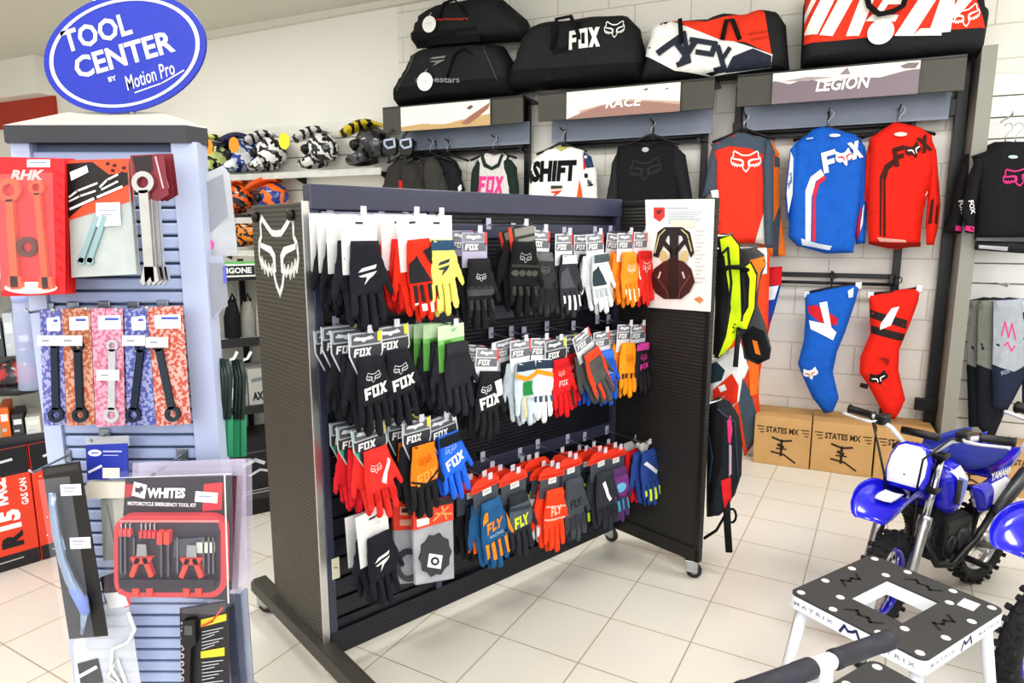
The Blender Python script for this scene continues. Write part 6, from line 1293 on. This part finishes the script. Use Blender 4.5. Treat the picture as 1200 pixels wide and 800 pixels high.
for i, (x, lb, c) in enumerate(((272, 'black boot bag on the upper island shelf by the tower', '202022'), (290, 'grey boot bag between two others on the upper island shelf', '8f8f88'), (306, 'pale grey boot bag next to the gondola end panel', 'b5b4aa'))):
    s = Soft('boot_bag', lb, 'bag', IF, -.12, (x, 400), 'boot bags on the upper island shelf')
    s.part('bag_body', [(x-8, 404), (x-10, 372), (x-5, 352), (x+4, 350), (x+9, 368), (x+10, 405)], .06, .04, cloth(c), [([[(x-3, 398), (x-4, 380), (x+5, 378), (x+6, 398)]], cloth('8a8c8c'))] if i == 1 else [], .02)
    q = MB(); q.tube([s.pt(x-4, 353, -.02), s.pt(x-1, 344, -.03), s.pt(x+3, 352, -.02)], .008, BLC, 6); q.build('handle', s.t)
for i, (x, w_, h, c, lb, z) in enumerate(((-6, 16, .16, '4a4d52', 'dark box on the island shelf near the frame edge', 1.0), (12, 12, .20, 'b9c0c8', 'pale blue box on the island shelf near the frame edge', 1.0), (26, 16, .12, '6a3030', 'dark red box on the upper island shelf', 1.0), (-6, 12, .14, 'e8742c', 'orange box on the island shelf over the gas can cartons', .62), (8, 14, .10, '3c3f44', 'small dark box beside the orange one', .62), (24, 18, .08, 'd8d8d4', 'flat white box under the clear tube', .62))):
    shelf_box(x, x+w_, z, h, .2, c, lb, lambda w, h: [(rect(w*.15, h*.55, w*.85, h*.8), 'e6e6e4'), (rect(w*.15, h*.2, w*.6, h*.3), 'c9c9c6')])
s = Soft('riding_helmet', 'small red and black helmet among the boxes on the island shelf', 'helmet', IF, -.1, (22, 447)); q = MB()
q.lathe([(0, .13), (.05, .122), (.09, .09), (.105, .04), (.10, 0), (.09, -.03), (.0, -.03)], mat('26262a', .25, col2='b03030', vs=14, coat=.4), 18); q.build('shell', s.t)
q = MB(); q.tube([(-.09, -.03, -.01), (-.06, -.10, -.02), (.0, -.125, -.02), (.06, -.10, -.02), (.09, -.03, -.01)], .022, plas('2a2a2c'), 8); q.build('chin_guard', s.t)
# gas can cartons in front of the island
RC = mat('e5482e', .5, var=.04, vs=9)
A_, B_ = atz(-2, 672), atz(48, 657); AF = Frame(A_.x, A_.y, math.degrees(math.atan2(B_.y-A_.y, B_.x-A_.x))); W_ = (B_-A_).length+.16
def gascan(u0, wd, label, n, txt):
    tt = thing('gas_can_carton', label, 'box', AF.p(u0, n, 0), AF.yaw, 'red gas can cartons')
    q = MB(); q.box(0, wd, 0, .17, 0, .585, RC, .003)
    q.decal(rect(.002, .455, wd-.002, .583), -.0008, card('1f2026')); q.decal(rect(.002, .002, wd-.002, .075), -.0008, card('26262a')); q.decal(fit(text('gascan store', .02, .3), wd*.5, .52, wd*.6, .02) if 0 else stroke([(wd*.35, .515), (wd*.8, .53)], .012), -.0012, card('d9dadd')); q.decal(stroke([(wd*.3, .042), (wd*.8, .046)], .006), -.0012, card('b9b9bb'))
    if txt:
        q.decal(fit(text('R', .06), wd*.70, .145, .075, .085, PI/2), -.0012, card('1d1d20')); q.decal(fit(text('15', .06), wd*.70, .245, .095, .085, PI/2), -.0012, card('f4f4f4')); q.decal(fit(text('RACE', .05), wd*.62, .385, .13, .06, PI/2), -.0012, card('f4f4f4')); q.decal(fit(text('GAS CAN', .03), wd*.90, .365, .13, .028, PI/2), -.0012, card('f4f4f4'))
    else: q.decal(sum([ell(wd*(.2+.6*((k*37) % 10)/10), .12+.03*k, .004, .004, 8) for k in range(11)], []), -.0012, card('f0d9d0'))
    q.build('carton_body', tt); q = MB(); q.box(.001, wd-.001, .001, .169, .585, .588, card('2a2a2e')); q.build('lid', tt)
gascan(-.16, W_, 'red and black printed carton reading R15 race gas can', 0, True); gascan(W_-.155, .16, 'plain red side carton next to the printed gas can carton', .0, False)
